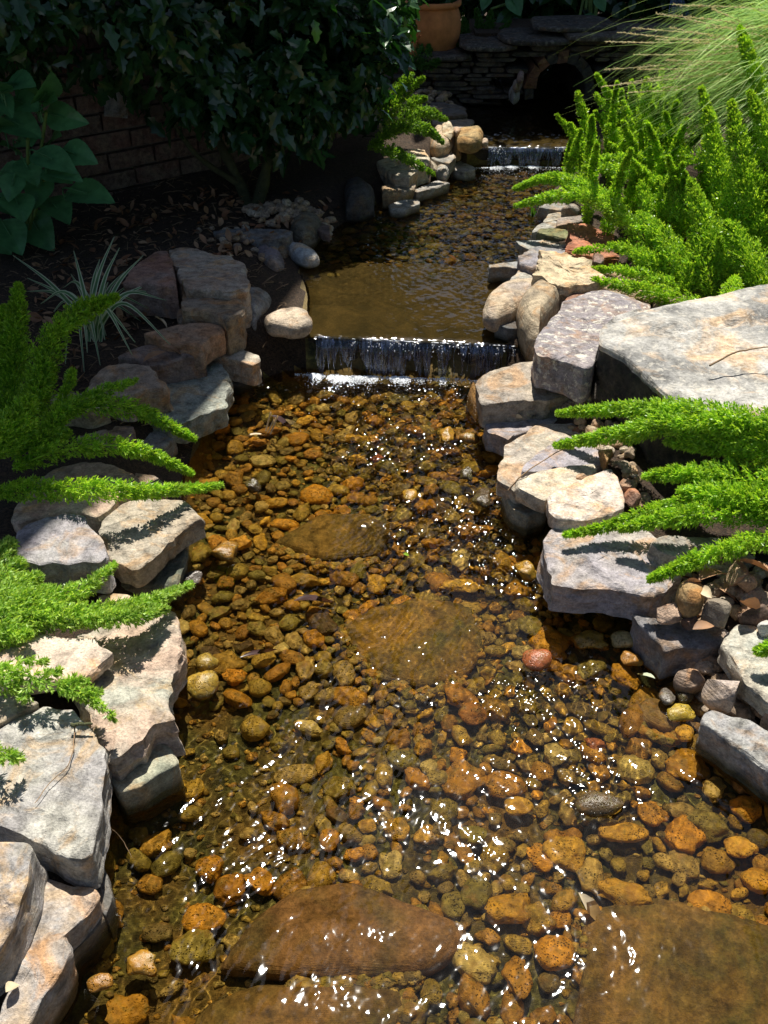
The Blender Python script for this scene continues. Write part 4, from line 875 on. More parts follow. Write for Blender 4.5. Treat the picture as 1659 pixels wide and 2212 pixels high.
def curtain(label, x0, x1, yf, zt, zb, seed, gaps=()):
    root = empty('waterfall', ((x0 + x1) / 2, float(yf((x0 + x1) / 2)), zb), label, 'waterfall', 'small waterfalls in the stream')
    nx_ = int((x1 - x0) / .0022); m = 22; xs_ = np.linspace(x0, x1, nx_); rg = np.random.default_rng(seed)
    T = np.linspace(0, 1, m)[:, None]; Xg = np.broadcast_to(xs_, (m, nx_)).copy()
    drop = (zt - zb)
    flow = .6 * fbm(xs_ * 26, seed, 0, 3) + .5 * fbm(xs_ * 90, seed, 5, 2)
    yy = yf(xs_)[None] + .012 * (1 - T * 3).clip(0, 1) - .002 - (.018 + .016 * flow[None]) * np.sqrt(T) - .006 * T
    Xg += .004 * T * fbm(xs_ * 30, seed, 2, 2)[None] + .0015 * fbm(Xg * 60, T * 5, seed)
    zz = zt - drop * (T ** 1.3) + .0015 * flow[None] * (1 - T)
    yy = yy + .0022 * fbm(Xg * 150, T * 3, seed, 2) 
    V = np.stack([Xg, yy, zz], -1).reshape(-1, 3)
    i = np.arange(m * nx_).reshape(m, nx_)[:-1, :-1]; Q = np.stack([i, i + nx_, i + nx_ + 1, i + 1], -1)
    keep = np.ones(i.shape, bool)
    thr = fbm(xs_[:-1] * 38, seed + 3, 0, 3)
    lim = np.clip(.75 + 1.5 * (thr + .12), .10, 1.01)      # the sheet tears into strands towards the bottom
    keep &= (np.linspace(0, 1, m - 1)[:, None] <= lim[None])
    for a, b in gaps: keep &= ~((xs_[:-1] > a) & (xs_[:-1] < b))[None]
    uv = np.stack([np.broadcast_to((xs_ - x0) / (x1 - x0), (m, nx_)), np.broadcast_to(T, (m, nx_))], -1).reshape(-1, 2)
    Q = Q[keep]; mk('falling_sheet', V, [Q.reshape(-1, 4)], M['fall'], root, uv=uv)
    # thicker rounded strands of water
    g = MB()
    for k in range(int((x1 - x0) / .013)):
        x = rg.uniform(x0, x1); t0 = rg.uniform(0, .25); t1 = rg.uniform(.55, 1.02)
        if any(a < x < b for a, b in gaps): continue
        tt = np.linspace(t0, t1, 9); y = float(yf(np.array(x))) - .003 - .02 * np.sqrt(tt) - .006 * tt
        P = np.stack([x + .0022 * np.sin(tt * 9 + k), y, zt - drop * tt ** 1.3], -1)
        v, q = tube(P, .0009 + .0010 * np.abs(np.sin(tt * rg.uniform(5, 15) + k)), 6); g.add(v, q)
    g.build('water_strand', M['fall'], root, smooth=True)['kind'] = 'stuff'
    # beads and bubbles: foam where it lands
    f = MB(); W = x1 - x0
    for k in range(int(W * 16000)):
        x = x0 - .07 + rg.random() * (W + .08); m_ = float(vnoise(x * 9., seed, 1.)) * .6 + float(vnoise(x * 31., seed, 4.)) * .4
        dy = .002 + .020 * (1 + float(vnoise(x * 8., seed, 9.))) + abs(rg.normal(0, .010 + .024 * max(m_ + .3, 0)))
        if rg.random() > np.clip((m_ + .10) * 2.2, .06, 1): continue
        r = rg.uniform(.0009, .0030) * (1.25 if rg.random() < .1 else 1); v = IV1 * r * np.array([1, 1, .8])
        f.add(v + np.array([x, float(yf(np.array(x))) - .020 - dy, zb + .0025 + rg.random() * .008 * max(m_ + .3, 0)]), IF1)
    for k in range(int(W * 500)):            # stray bubbles carried off by the current
        x = x0 - .04 + rg.random() * (W + .04); r = rg.uniform(.0008, .0019)
        f.add(IV1 * r + np.array([x, float(yf(np.array(x))) - .04 - rg.exponential(.07), zb + .004]), IF1)
    f.build('foam', M['foam'], root, smooth=True)['kind'] = 'stuff'
    f = MB()  # white drops, the ones on the lip standing in for sun glints
    for k in range(int(W * 520)):
        x = x0 + rg.random() * W
        if float(vnoise(x * 30., seed, 6.)) < -.05: continue
        r = rg.uniform(.0009, .0022); top = rg.random() < .45
        f.add(IV1 * r * np.array([2.6 if top else 1., 1, 1.0 if top else 1.8]) + np.array([x, float(yf(np.array(x))) - (.006 if top else .017) + rg.normal(0, .0015), zt + .002 if top else zt - rg.exponential(.018)]), IF1)
    f.build('glint_droplets', M['foam'], root, smooth=True)['kind'] = 'stuff'
curtain('broad near waterfall curtain glittering over the middle ledge', -.225, .425, lip1, .115, .002, 3, gaps=((.395, .405),))
curtain('small far cascade falling into the upper pool', .50, .905, lambda x: YL2 + 0 * x, .205, .122, 6)

# ------------------------------------------------------------------ house with brick wall and an unseen roofing slab shaped for its shade
hs = empty('house', (-1.3, 3.9, .12), 'brick house whose shaded wall closes the garden at the upper left', 'house')
A_, B_ = np.array([-2.9, 2.70]), np.array([-.18, 4.765]); WD = (B_ - A_) / np.linalg.norm(B_ - A_); WN = np.array([WD[1], -WD[0]])
WLEN = np.linalg.norm(B_ - A_)
g = MB(); z = .06; r_ = 0
while z < 2.6:
    s = -(.11 if r_ % 2 else 0)
    while s < WLEN:
        L = .205; c = A_ + WD * (s + L / 2) + WN * RNG.uniform(.0, .004)
        ax = np.array([[WD[0], WD[1], 0], [WN[0], WN[1], 0], [0, 0, 1]])
        g.box((c[0], c[1], z + .035), (L - .008, .10, .066), ax, .0015); s += L + .002
    z += .078; r_ += 1
g.build('brick_wall', M['brick'], hs)
g = MB(); c = (A_ + B_) / 2 - WN * .06
g.box((c[0], c[1], 1.31), (WLEN, .16, 2.56), ax); c = c - WN * 1.4 - WD * .9; g.box((c[0], c[1], 3.5), (WLEN, .16, 2.2), ax); g.build('mortar_backing', M['mortar'], hs)
rf = [(-1.9, 1.39), (-1.10, 3.12), (-.56, 4.46), (-.335, 5.22), (-.20, 5.9), (-.35, 7.0), (-2.2, 7.4), (-5.5, 5.2), (-4.2, 1.4)]  # roofing slab out of view, outlined to drop its shade on the left bank
n = len(rf); V = [(x, y, 4.60) for x, y in rf] + [(x, y, 4.74) for x, y in rf]
mk('shade_roof', V, [np.array([list(range(n - 1, -1, -1)), list(range(n, 2 * n))]), np.array([[k, (k + 1) % n, n + (k + 1) % n, n + k] for k in range(n)])], M['shade_roof'], hs, False)
# slate shard on the wall
p0 = PY(212, 175, 4.15)
g = MB(); ax2 = np.array([[WD[0], WD[1], .0], [WN[0], WN[1], 0], [0, 0, 1]]); rt = R(-14)
rot = np.array([[math.cos(rt), 0, math.sin(rt)], [0, 1, 0], [-math.sin(rt), 0, math.cos(rt)]]) @ ax2
wl_ = A_ + WD * np.dot(p0[:2] - A_, WD) + WN * .07
g.box((wl_[0], wl_[1], p0[2]), (.10, .012, .21), rot, .002); g.box((wl_[0] + .012, wl_[1] - .016, p0[2]), (.07, .012, .17), rot, .006)
o = g.build('slate_tile', M['stone'], loc=(wl_[0], wl_[1], p0[2])); o.color = (.34, .34, .31, 1); o['c2'] = [.28, .28, .26]; o['wet'] = -5.; o['fleck'] = 0.
tag(o, 'tilted double grey slate tile fixed on the brick wall', 'slate tile')

# ------------------------------------------------------------------ arched stone bridge
br = empty('stone_bridge', (.8, 5.45, .2), 'low dry stone footbridge with a dark round arch over the pond', 'bridge')
BY = 5.42; ACX, ACZ, AR = .947, .295, .135            # arch centre and radius
def archz(u, v): return PY(u, v, BY)
g = MB(); rg = np.random.default_rng(4)
z = .13
while z < .66:
    hh = rg.uniform(.016, .032); x = -.35 + rg.uniform(0, .1)
    while x < 2.0:
        w = rg.uniform(.08, .26); xc = x + w / 2
        top_lim = float(np.interp(xc, [0, .25, .42, .66, .93, 1.4, 2.], [.32, .395, .46, .495, .535, .55, .54]))
        d = math.hypot(xc - ACX, (z + hh / 2 - ACZ) * 1.0)
        dx_ = max(abs(xc - ACX) - w / 2, 0); dz_ = max(z + hh / 2 - ACZ, 0); ins = math.hypot(dx_, dz_) < AR + .035
        if not ins and z + hh < top_lim:
            yj = rg.uniform(-.02, .02)
            k = 7; a = np.linspace(0, 2 * np.pi, 10, endpoint=False)
            prof = np.stack([np.sign(np.cos(a)) * np.abs(np.cos(a)) ** .5 * w / 2, np.sign(np.sin(a)) * np.abs(np.sin(a)) ** .5 * hh / 2], -1) * rg.uniform(.88, 1.04, (10, 1))
            V0 = np.concatenate([np.stack([xc + prof[:, 0] * s_, np.full(10, BY + yj + dy), z + hh / 2 + prof[:, 1] * s_ + .01 * (xc - .9) * 0], -1) for s_, dy in ((.9, 0), (1, .012), (1, .30))])
            i = np.arange(10); j = (i + 1) % 10
            Qs = np.concatenate([np.stack([i, j, j + 10, i + 10], -1), np.stack([i + 10, j + 10, j + 20, i + 20], -1)])
            g.add(V0, Qs); g.add(V0[:10], [list(range(9, -1, -1))])
        x += w + rg.uniform(.0, .008)
    z += hh + .002
g.build('stacked_wall', M['stackedstone'] if 'stackedstone' in M else M['stone'], br)
wallo = br.children[-1] if br.children else None
g = MB()
for k in range(11):
    a = R(-8 + 196 * k / 10); d_ = AR + .026
    ax3 = np.array([[math.cos(a), 0, math.sin(a)], [0, 1, 0], [-math.sin(a), 0, math.cos(a)]])
    s = MB(); s.box((ACX + d_ * math.cos(a), BY + .12 - .02, ACZ + d_ * math.sin(a)), (.052, .28, .054), ax3, .004)
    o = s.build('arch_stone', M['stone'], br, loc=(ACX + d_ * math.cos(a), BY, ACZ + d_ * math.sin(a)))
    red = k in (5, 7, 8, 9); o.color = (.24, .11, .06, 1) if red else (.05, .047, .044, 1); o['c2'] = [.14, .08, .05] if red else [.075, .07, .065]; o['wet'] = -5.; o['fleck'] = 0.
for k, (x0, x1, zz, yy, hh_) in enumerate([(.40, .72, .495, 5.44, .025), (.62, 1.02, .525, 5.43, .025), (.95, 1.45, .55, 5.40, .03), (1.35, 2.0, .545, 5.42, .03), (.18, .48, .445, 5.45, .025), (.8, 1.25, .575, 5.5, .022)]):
    n = 40; a = np.linspace(0, 2 * np.pi, n, endpoint=False); rg = np.random.default_rng(k + 40)
    px = np.sign(np.cos(a)) * np.abs(np.cos(a)) ** .6 * (x1 - x0) / 2; py = np.sign(np.sin(a)) * np.abs(np.sin(a)) ** .6 * .2
    j = 1 + .10 * fbm(np.cos(a) * 3 + k, np.sin(a) * 3, k, 3)
    rows = [(0.02, hh_ / 2), (.5, hh_ / 2 + .003), (.96, hh_ / 2), (1, hh_ / 3), (1.01, -hh_ / 3), (.95, -hh_ / 2)]
    V = np.concatenate([np.stack([(x0 + x1) / 2 + px * j * s_, yy + .13 + py * j * s_, np.full(n, zz + dz) + .004 * fbm(px * 9, py * 9, dz)], -1) for s_, dz in rows])
    i = np.arange((len(rows) - 1) * n).reshape(-1, n); q = np.roll(i, -1, 1)
    o = mk('cap_slab', V, [np.stack([i, i + n, q + n, q], -1).reshape(-1, 4)], M['stone'], br, loc=((x0 + x1) / 2, yy, zz))
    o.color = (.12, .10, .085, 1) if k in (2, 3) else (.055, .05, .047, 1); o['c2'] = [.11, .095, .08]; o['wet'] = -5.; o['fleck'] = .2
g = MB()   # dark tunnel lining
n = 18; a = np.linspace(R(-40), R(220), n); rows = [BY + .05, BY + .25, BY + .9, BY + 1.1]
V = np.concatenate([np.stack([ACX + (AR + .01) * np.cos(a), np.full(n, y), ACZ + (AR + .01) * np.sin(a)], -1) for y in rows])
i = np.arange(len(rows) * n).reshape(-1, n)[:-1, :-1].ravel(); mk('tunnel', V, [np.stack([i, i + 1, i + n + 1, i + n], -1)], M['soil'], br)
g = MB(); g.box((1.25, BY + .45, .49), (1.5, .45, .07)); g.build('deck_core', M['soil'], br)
for ch in br.children:
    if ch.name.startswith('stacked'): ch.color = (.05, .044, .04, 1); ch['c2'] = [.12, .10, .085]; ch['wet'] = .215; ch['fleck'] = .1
for lab, cr, pts, z, th, col in [
 ('pale cobble at the left foot of the bridge arch', 'D1', [(980,620),(1000,590),(1045,592),(1052,640),(1010,662)], .33, .08, (.40,.38,.36)),
 ('small tan cobble on the bridge wall beside the arch foot', 'D1', [(1000,570),(1030,540),(1075,545),(1060,575),(1020,585)], .38, .06, (.36,.30,.25)),
 ('reddish cobble above the tan one at the bridge arch', 'D1', [(1030,510),(1050,488),(1080,495),(1075,530),(1045,530)], .42, .05, (.34,.24,.2)),
 ]: S(lab, cr, pts, z, th, col, tuple(c * .7 for c in col), 'round', name='cobble', group='cobbles at the bridge', cat='cobble')

# ------------------------------------------------------------------ terracotta pot
pc = PZ(930, 127, .395)
pt = empty('terracotta_pot', pc, 'large orange terracotta pot with a raised lily emblem beside the bridge', 'plant pot')
def lathe(prof, c, n=72, close=False):
    prof = [(a_ * .915, b_ * .83) for a_, b_ in prof]
    a = np.arange(n) / n * 2 * np.pi; V = np.concatenate([np.stack([c[0] + r * np.cos(a), c[1] + r * np.sin(a), np.full(n, c[2] + z)], -1) for r, z in prof])
    i = np.arange((len(prof) - 1) * n).reshape(-1, n); j = np.roll(i, -1, 1); return V, np.stack([i, j, j + n, i + n], -1).reshape(-1, 4)
V, q = lathe([(.0, .0), (.10, .0), (.125, .02), (.155, .08), (.172, .15), (.176, .21), (.168, .265), (.157, .30), (.152, .315)], pc); mk('pot_body', V, [q], M['terracotta'], pt, loc=pc)
V, q = lathe([(.150, .312), (.165, .316), (.172, .326), (.172, .345), (.164, .352), (.148, .350), (.142, .335), (.138, .25), (.0, .25)], pc); mk('rim', V, [q], M['terracotta'], pt, loc=pc)
g = MB(); ed = -pc[:2] / np.linalg.norm(pc[:2]); ea = math.atan2(ed[1], ed[0]) - R(32)
def onpot(a, z, r=.159): return np.array([pc[0] + r * math.cos(ea + a), pc[1] + r * math.sin(ea + a), pc[2] + z * .83])
def petal(P, rad): v, q = tube(np.array([onpot(a, z) for a, z in P]), rad, 8); g.add(v, q)
petal([(0, .10), (0, .14), (0, .18), (0, .215), (0, .235)], [.006, .009, .015, .012, .003])
petal([(-.02, .14), (-.10, .165), (-.19, .185), (-.22, .165)], [.006, .009, .010, .006]); petal([(.02, .14), (.10, .165), (.19, .185), (.22, .165)], [.006, .009, .010, .006])
petal([(-.10, .135), (0, .137), (.10, .135)], [.005, .006, .005]); petal([(-.02, .13), (-.07, .105)], [.006, .003]); petal([(.02, .13), (.07, .105)], [.006, .003])
g.build('lily_emblem', M['terracotta'], pt, smooth=True)
V, q = lathe([(.0, .26), (.141, .26)], pc); mk('potting_soil', V, [q], M['soil'], pt, loc=pc)
pcn = np.array(pc)

# ------------------------------------------------------------------ leafy things: shared leaf scatter
def frames(N, T=None, rg=RNG, upbias=.6):
    """random leaf frames: returns L (length dir), Wd (width dir), Nn (normal)"""
    Nn = rg.normal(0, 1, (N, 3)); Nn[:, 2] = np.abs(Nn[:, 2]) + upbias; Nn /= np.linalg.norm(Nn, axis=1, keepdims=True)
    L = rg.normal(0, 1, (N, 3)) if T is None else T; L = L - (L * Nn).sum(1, keepdims=True) * Nn; L /= np.linalg.norm(L, axis=1, keepdims=True) + 1e-9
    return L, np.cross(Nn, L), Nn
def leaves(P, L, Wd, Nn, ln, wd, prof, fold=.25, curl=.15):
    """prof: list of (t, halfwidth) along the leaf; three vertices per row"""
    N = len(P); rows = []
    for t, w in prof:
        ctr = P + L * (ln * t)[:, None] - Nn * (ln * curl * t * t)[:, None]
        off = Wd * (wd * w)[:, None]; up = Nn * (wd * w * fold)[:, None]
        rows += [ctr - off + up, ctr, ctr + off + up]
    V = np.stack(rows, 1); k = 3 * len(prof); base = (np.arange(N) * k)[:, None]
    q = []
    for r in range(len(prof) - 1):
        a = 3 * r; q += [[a, a + 1, a + 4, a + 3], [a + 1, a + 2, a + 5, a + 4]]
    Q = (base[:, None] + np.array(q)[None]).reshape(-1, 4)
    u = np.tile(np.array([[x, t] for t, _ in prof for x in (0, .5, 1)]), (N, 1))
    return V.reshape(-1, 3), Q, u
OVAL = [(0, .05), (.15, .55), (.35, .95), (.55, 1.), (.75, .75), (.9, .35), (1., .02)]
HOLLY = [(0, .1), (.12, .45), (.2, .95), (.32, .62), (.45, .75), (.55, 1.15), (.68, .6), (.8, .62), (.86, .5), (1.0, .02)]
# holly shrub
hc = PZ(545, 470, .19)
hl = empty('holly_shrub', hc, 'large dark glossy holly shrub shading the wall on the left', 'shrub')
rg = np.random.default_rng(21)
blobs = [((-.62, 4.0, .80), (.55, .36, .34)), ((-.28, 4.12, .78), (.33, .34, .34)), ((-1.0, 3.75, .95), (.55, .34, .26)), ((-.06, 4.4, .66), (.15, .22, .32)), ((-.40, 3.90, .62), (.26, .22, .22)), ((-.66, 3.8, .62), (.18, .2, .14)), ((-1.35, 3.45, 1.0), (.35, .25, .20)), ((-.03, 4.25, .86), (.15, .25, .22))]
Ps, Ds = [], []
for c, r in blobs:
    N = int(3200 * r[0] * r[2] * 3.6 + 200); d = rg.normal(0, 1, (N, 3)); d /= np.linalg.norm(d, axis=1, keepdims=True)
    rad = rg.uniform(.55, 1.08, N) * (1 + .22 * fbm(d[:, 0] * 3 + c[0], d[:, 1] * 3, d[:, 2] * 3, 2))
    P = np.array(c) + d * rad[:, None] * np.array(r); Ps.append(P); Ds.append(d)
P = np.concatenate(Ps); D = np.concatenate(Ds); k = fbm(P[:, 0] * 6, P[:, 1] * 6, P[:, 2] * 6, 2) > -.06; P, D = P[k], D[k]
sd_ = (P - A_[None].repeat(len(P), 0).repeat(1, 1) if False else P[:, :2] - A_) @ WN; k = sd_ > .06; P, D = P[k], D[k]
T = D + rg.normal(0, .8, D.shape); T[:, 2] -= .45; Nn = D * .7 + rg.normal(0, .5, D.shape); Nn[:, 2] += .7; Nn /= np.linalg.norm(Nn, axis=1, keepdims=True)
T -= (T * Nn).sum(1, keepdims=True) * Nn; T /= np.linalg.norm(T, axis=1, keepdims=True)
ln = rg.uniform(.05, .10, len(P))
V, Q, u = leaves(P, T, np.cross(Nn, T), Nn, ln, ln * .27, HOLLY, .3, .18); mk('foliage', V, [Q], M['holly'], hl, uv=u, smooth=False)
g = MB()
for pts, r0 in [([PZ(545, 475, .17), PY(520, 400, 3.95), PY(470, 300, 4.0), PY(420, 180, 4.05)], .028), ([PZ(548, 470, .17), PY(570, 390, 3.95), PY(585, 300, 4.0), PY(600, 150, 4.1)], .03), ([PY(585, 300, 4.0), PY(700, 220, 4.1), PY(800, 140, 4.2)], .016), ([PY(520, 400, 3.95), PY(420, 330, 3.9), PY(330, 190, 3.9)], .014), ([PY(420, 180, 4.0), PY(300, 120, 3.9), PY(150, 60, 3.8)], .01)]:
    s = spline(pts, 14); v, q = tube(s, np.linspace(r0, r0 * .5, 14) * (1 + .1 * np.sin(np.arange(14) * 2)), 8); g.add(v, q)
g.build('trunk', M['bark'], hl, smooth=True)

# foxtail ferns -------------------------------------------------------------
STEM = M['stem']
def frond(path, rad, root, n=None, mat='fern', seed=0, nl=.012, nw=.0014, taper=.42, name='frond'):
    rg = np.random.default_rng(seed + 500); m = 40; C = spline(path, m)
    T = np.gradient(C, axis=0); seg = np.linalg.norm(T, axis=1); L = seg.sum(); T /= seg[:, None]
    A = np.cross(T, [.13, .31, .9]); A /= np.linalg.norm(A, axis=1, keepdims=True); B = np.cross(T, A)
    t = rg.random(n) ** .92; prof = np.minimum(1, np.minimum((t + .10) / .22, 1)) * np.where(t > taper, np.clip(1 - ((t - taper) / (1 - taper)) ** 1.15, 0, 1) ** .75 * .93 + .07, 1)
    lump = 1 + .18 * fbm(t * 14, seed, 0, 2)
    # branchlets in whorls, needles clustered round their ends
    nb = n // 9; tb = rg.random(nb) ** .92; ab = rg.random(nb) * 6.283
    pb = np.interp(tb, np.sort(t), prof[np.argsort(t)]) * (1 + .18 * fbm(tb * 14, seed, 0, 2))
    def at(tt, Aarr): x = tt * (m - 1); i = np.clip(x.astype(int), 0, m - 2); f = (x - i)[:, None]; return Aarr[i] * (1 - f) + Aarr[i + 1] * f
    cb, Tb, Ab, Bb = at(tb, C), at(tb, T), at(tb, A), at(tb, B)
    rd = Ab * np.cos(ab)[:, None] + Bb * np.sin(ab)[:, None]; dirb = rd + Tb * .75; dirb /= np.linalg.norm(dirb, axis=1, keepdims=True)
    lb = rad * pb * rg.uniform(.75, 1.10, nb)
    k = rg.integers(0, nb, n); s = rg.random(n) ** .55
    O = cb[k] + dirb[k] * (lb[k] * s)[:, None]
    d = dirb[k] * .9 + rg.normal(0, .55, (n, 3)) + Tb[k] * .35; d /= np.linalg.norm(d, axis=1, keepdims=True)
    w = np.cross(d, rg.normal(0, 1, (n, 3))); w /= np.linalg.norm(w, axis=1, keepdims=True)
    ll = (nl * rg.uniform(.7, 1.15, n))[:, None]; ww = nw * rg.uniform(.8, 1.2, n)[:, None]
    V = np.stack([O, O + d * ll * .45 + w * ww, O + d * ll, O + d * ll * .45 - w * ww], 1).reshape(-1, 3)
    i = np.arange(n)[:, None] * 4; Q = i + np.array([[0, 1, 2, 3]])
    v2, q2 = tube(C, np.linspace(.0028, .0012, m), 5); V = np.concatenate([V, v2]); Q = np.concatenate([Q, q2 + 4 * n])
    o = mk(name, V, [Q], M[mat], root, smooth=False, loc=C[0]); return o
def fern(label, base, fl, cat='fern', mat='fern', group='foxtail ferns along the stream', dens=1.):
    root = empty('foxtail_fern', base, label, cat, group)
    for k, (cr, pts, r) in enumerate(fl):
        P = [PY(u, v, Y) if Y > .9 else PZ(u, v, Y) for u, v, Y in cv(cr, pts)]
        L = sum(np.linalg.norm(np.diff(np.array(P), axis=0), axis=1)); Y0 = np.mean([p[1] for p in P])
        nl = .0115 if Y0 < 2.4 else .012; nw = .0012 + .00032 * Y0
        n = int(np.clip(2 * math.pi * r * L / (nl * nw * 2) * 2.7 * dens, 300, 15000)); r = r * (1.15 if Y0 > 2.5 else 1.02)
        frond(P, r, root, n, mat, HASH[0] * 31 + k + int(base[0] * 100), nl, nw)
    HASH[0] += 1; return root
b1 = PZ(1440, 520, .22)
fern('bright foxtail fern with upright plumes on the far right bank', b1, [
 ('B', [(930,690,4.1),(880,560,4.15),(835,400,4.2)], .035), ('B', [(910,700,4.05),(850,620,4.05),(800,535,4.05)], .03),
 ('B', [(1010,620,4.15),(970,500,4.2),(915,408,4.25)], .028), ('B', [(1085,620,4.15),(1078,480,4.2),(1068,350,4.25)], .026),
 ('B', [(1130,700,4.0),(1135,520,4.05),(1135,340,4.1)], .045), ('B', [(1040,680,4.05),(1000,590,4.05),(965,540,4.05)], .03),
 ('B', [(1190,640,4.1),(1215,480,4.2),(1242,345,4.25)], .035), ('B', [(1250,650,4.1),(1258,500,4.15),(1268,380,4.2)], .033),
 ('B', [(1080,650,3.95),(1060,560,3.95),(1035,440,4.0)], .03), ('B', [(1300,690,4.0),(1340,560,4.1),(1372,450,4.15)], .035),
 ('B', [(1200,700,3.9),(1195,600,3.9),(1215,545,3.9)], .034), ('B', [(1170,640,4.2),(1180,480,4.3),(1200,300,4.4)], .03)])
b2 = PZ(1500, 640, .25)
fern('sprawling foxtail fern whose two long fronds reach over the far pool', b2, [
 ('F', [(1540,655,3.02),(1450,580,3.1),(1370,500,3.25),(1300,430,3.4),(1250,398,3.5),(1180,385,3.6),(1112,408,3.65)], .040),
 ('F', [(1400,500,3.2),(1310,440,3.35),(1240,420,3.45),(1180,428,3.5),(1114,445,3.55)], .032),
 ('F', [(1540,370,3.6),(1480,335,3.65),(1400,345,3.7),(1330,345,3.75),(1290,345,3.8)], .042),
 ('F', [(1450,410,3.5),(1380,380,3.55),(1320,365,3.6),(1260,362,3.65)], .036),
 ('B', [(1150,930,3.3),(1130,860,3.35),(1108,785,3.4)], .030), ('B', [(1240,960,3.25),(1220,860,3.3),(1185,770,3.35)], .03),
 ('B', [(1290,960,3.2),(1265,880,3.25),(1240,800,3.3)], .028), ('B', [(1330,950,3.2),(1310,860,3.25),(1298,780,3.3)], .026),
 ('F', [(1560,690,2.9),(1500,600,3.0),(1430,510,3.15),(1380,460,3.3)], .05), ('F', [(1500,640,2.98),(1420,590,3.1),(1340,520,3.25)], .045),
 ('F', [(1450,600,3.05),(1400,560,3.1),(1340,535,3.15),(1240,543,3.15)], .030),
 ('F', [(1500,625,2.95),(1420,603,3.0),(1350,585,3.05),(1280,580,3.05)], .024),
 ('F', [(1520,655,2.85),(1440,640,2.88),(1370,622,2.9),(1280,603,2.92)], .032)])
b3 = PZ(1600, 640, .25)
fern('dense foxtail fern at the right frame edge behind the big boulder', b3, [
 ('F', [(1640,600,3.0),(1590,500,3.1),(1560,380,3.25),(1515,190,3.45)], .060), ('F', [(1650,560,3.0),(1630,440,3.1),(1600,330,3.2),(1580,220,3.3)], .055),
 ('F', [(1720,560,3.0),(1700,420,3.1),(1660,300,3.2),(1620,200,3.3)], .05), ('F', [(1700,420,3.4),(1660,250,3.5),(1620,130,3.6),(1597,58,3.7)], .036),
 ('F', [(1640,680,2.85),(1580,580,2.95),(1520,470,3.1),(1490,390,3.2)], .055), ('F', [(1680,650,2.8),(1620,560,2.9),(1570,480,3.0)], .06),
 ('F', [(1590,600,2.85),(1575,640,2.7),(1550,680,2.55),(1525,722,2.45)], .033), ('F', [(1620,620,2.9),(1540,560,3.0),(1490,500,3.1)], .045),
 ('F', [(1700,700,2.75),(1640,620,2.85),(1600,540,2.95)], .06), ('F', [(1540,650,2.9),(1520,560,3.0),(1505,470,3.1)], .045),
 ('F', [(1480,640,2.95),(1500,570,3.0),(1530,500,3.1)], .04), ('F', [(1740,640,2.8),(1720,500,2.9),(1690,360,3.0)], .07),
 ('F', [(1600,520,3.2),(1560,420,3.3),(1540,330,3.4),(1535,240,3.5)], .05), ('F', [(1560,500,3.3),(1470,430,3.4),(1440,360,3.5)], .045),
 ('F', [(1640,500,3.3),(1620,380,3.4),(1640,250,3.5)], .05)])
rg = np.random.default_rng(314)
roots = [o for o in bpy.data.objects if o.name.startswith('foxtail_fern')]
for k in range(92):
    x = rg.uniform(1.0, 1.95); y = rg.uniform(3.0, 4.35); xr_ = np.interp(y, RY, RX)
    if k > 46: x = xr_ + rg.uniform(.30, .62); y = rg.uniform(3.35, 4.3)
    if x < xr_ + .30 + (.12 if y < 3.4 else 0): x = xr_ + .34 + rg.uniform(0, .25)
    b = np.array([x, y, float(terrain(np.array(x), np.array(y)))]); hgt = rg.uniform(.20, .42); lean = np.array([rg.uniform(-.16, .06), rg.uniform(-.16, .05), 0]) * rg.uniform(.5, 1.3)
    tip = b + lean + np.array([0, 0, hgt]); mid = b + lean * .3 + np.array([0, 0, hgt * .6]); rad = rg.uniform(.024, .036)
    rt_ = min(roots, key=lambda o: (o.location.x - x) ** 2 + (o.location.y - y) ** 2)
    frond([b, mid, tip], rad, rt_, int(2 * math.pi * rad * hgt / (.0135 * .0024) * 1.9), 'fern', 900 + k, .012, .0024, taper=.12)
b4 = PZ(1760, 1040, .15)
fern('foxtail fern reaching in from the right edge in front of the big boulder', b4, [
 ('F', [(1800,930,.42),(1600,900,.40),(1450,885,.34),(1320,884,.26),(1206,893,.20)], .036),
 ('F', [(1800,1000,.34),(1600,945,.36),(1450,915,.32),(1340,938,.25),(1200,962,.18)], .044),
 ('F', [(1820,960,.36),(1700,935,.38),(1560,915,.38),(1420,915,.32)], .042), ('F', [(1820,1010,.28),(1700,990,.31),(1560,965,.32),(1440,955,.28)], .044),
 ('F', [(1820,1110,.24),(1680,1050,.30),(1520,1025,.28),(1394,1028,.24)], .044),
 ('F', [(1820,1140,.22),(1660,1090,.27),(1560,1070,.28),(1470,1060,.25)], .046),
 ('F', [(1800,1170,.20),(1650,1110,.25),(1480,1115,.25),(1343,1142,.20)], .038),
 ('F', [(1780,1100,.20),(1560,1075,.24),(1420,1100,.22),(1320,1135,.18),(1222,1156,.17)], .022),
 ('F', [(1800,1180,.17),(1660,1165,.22),(1560,1190,.23),(1480,1220,.21),(1402,1252,.18)], .030),
 ('F', [(1800,1380,.16),(1700,1390,.19),(1632,1408,.17)], .02)])
b5 = PZ(-20, 1010, .13)
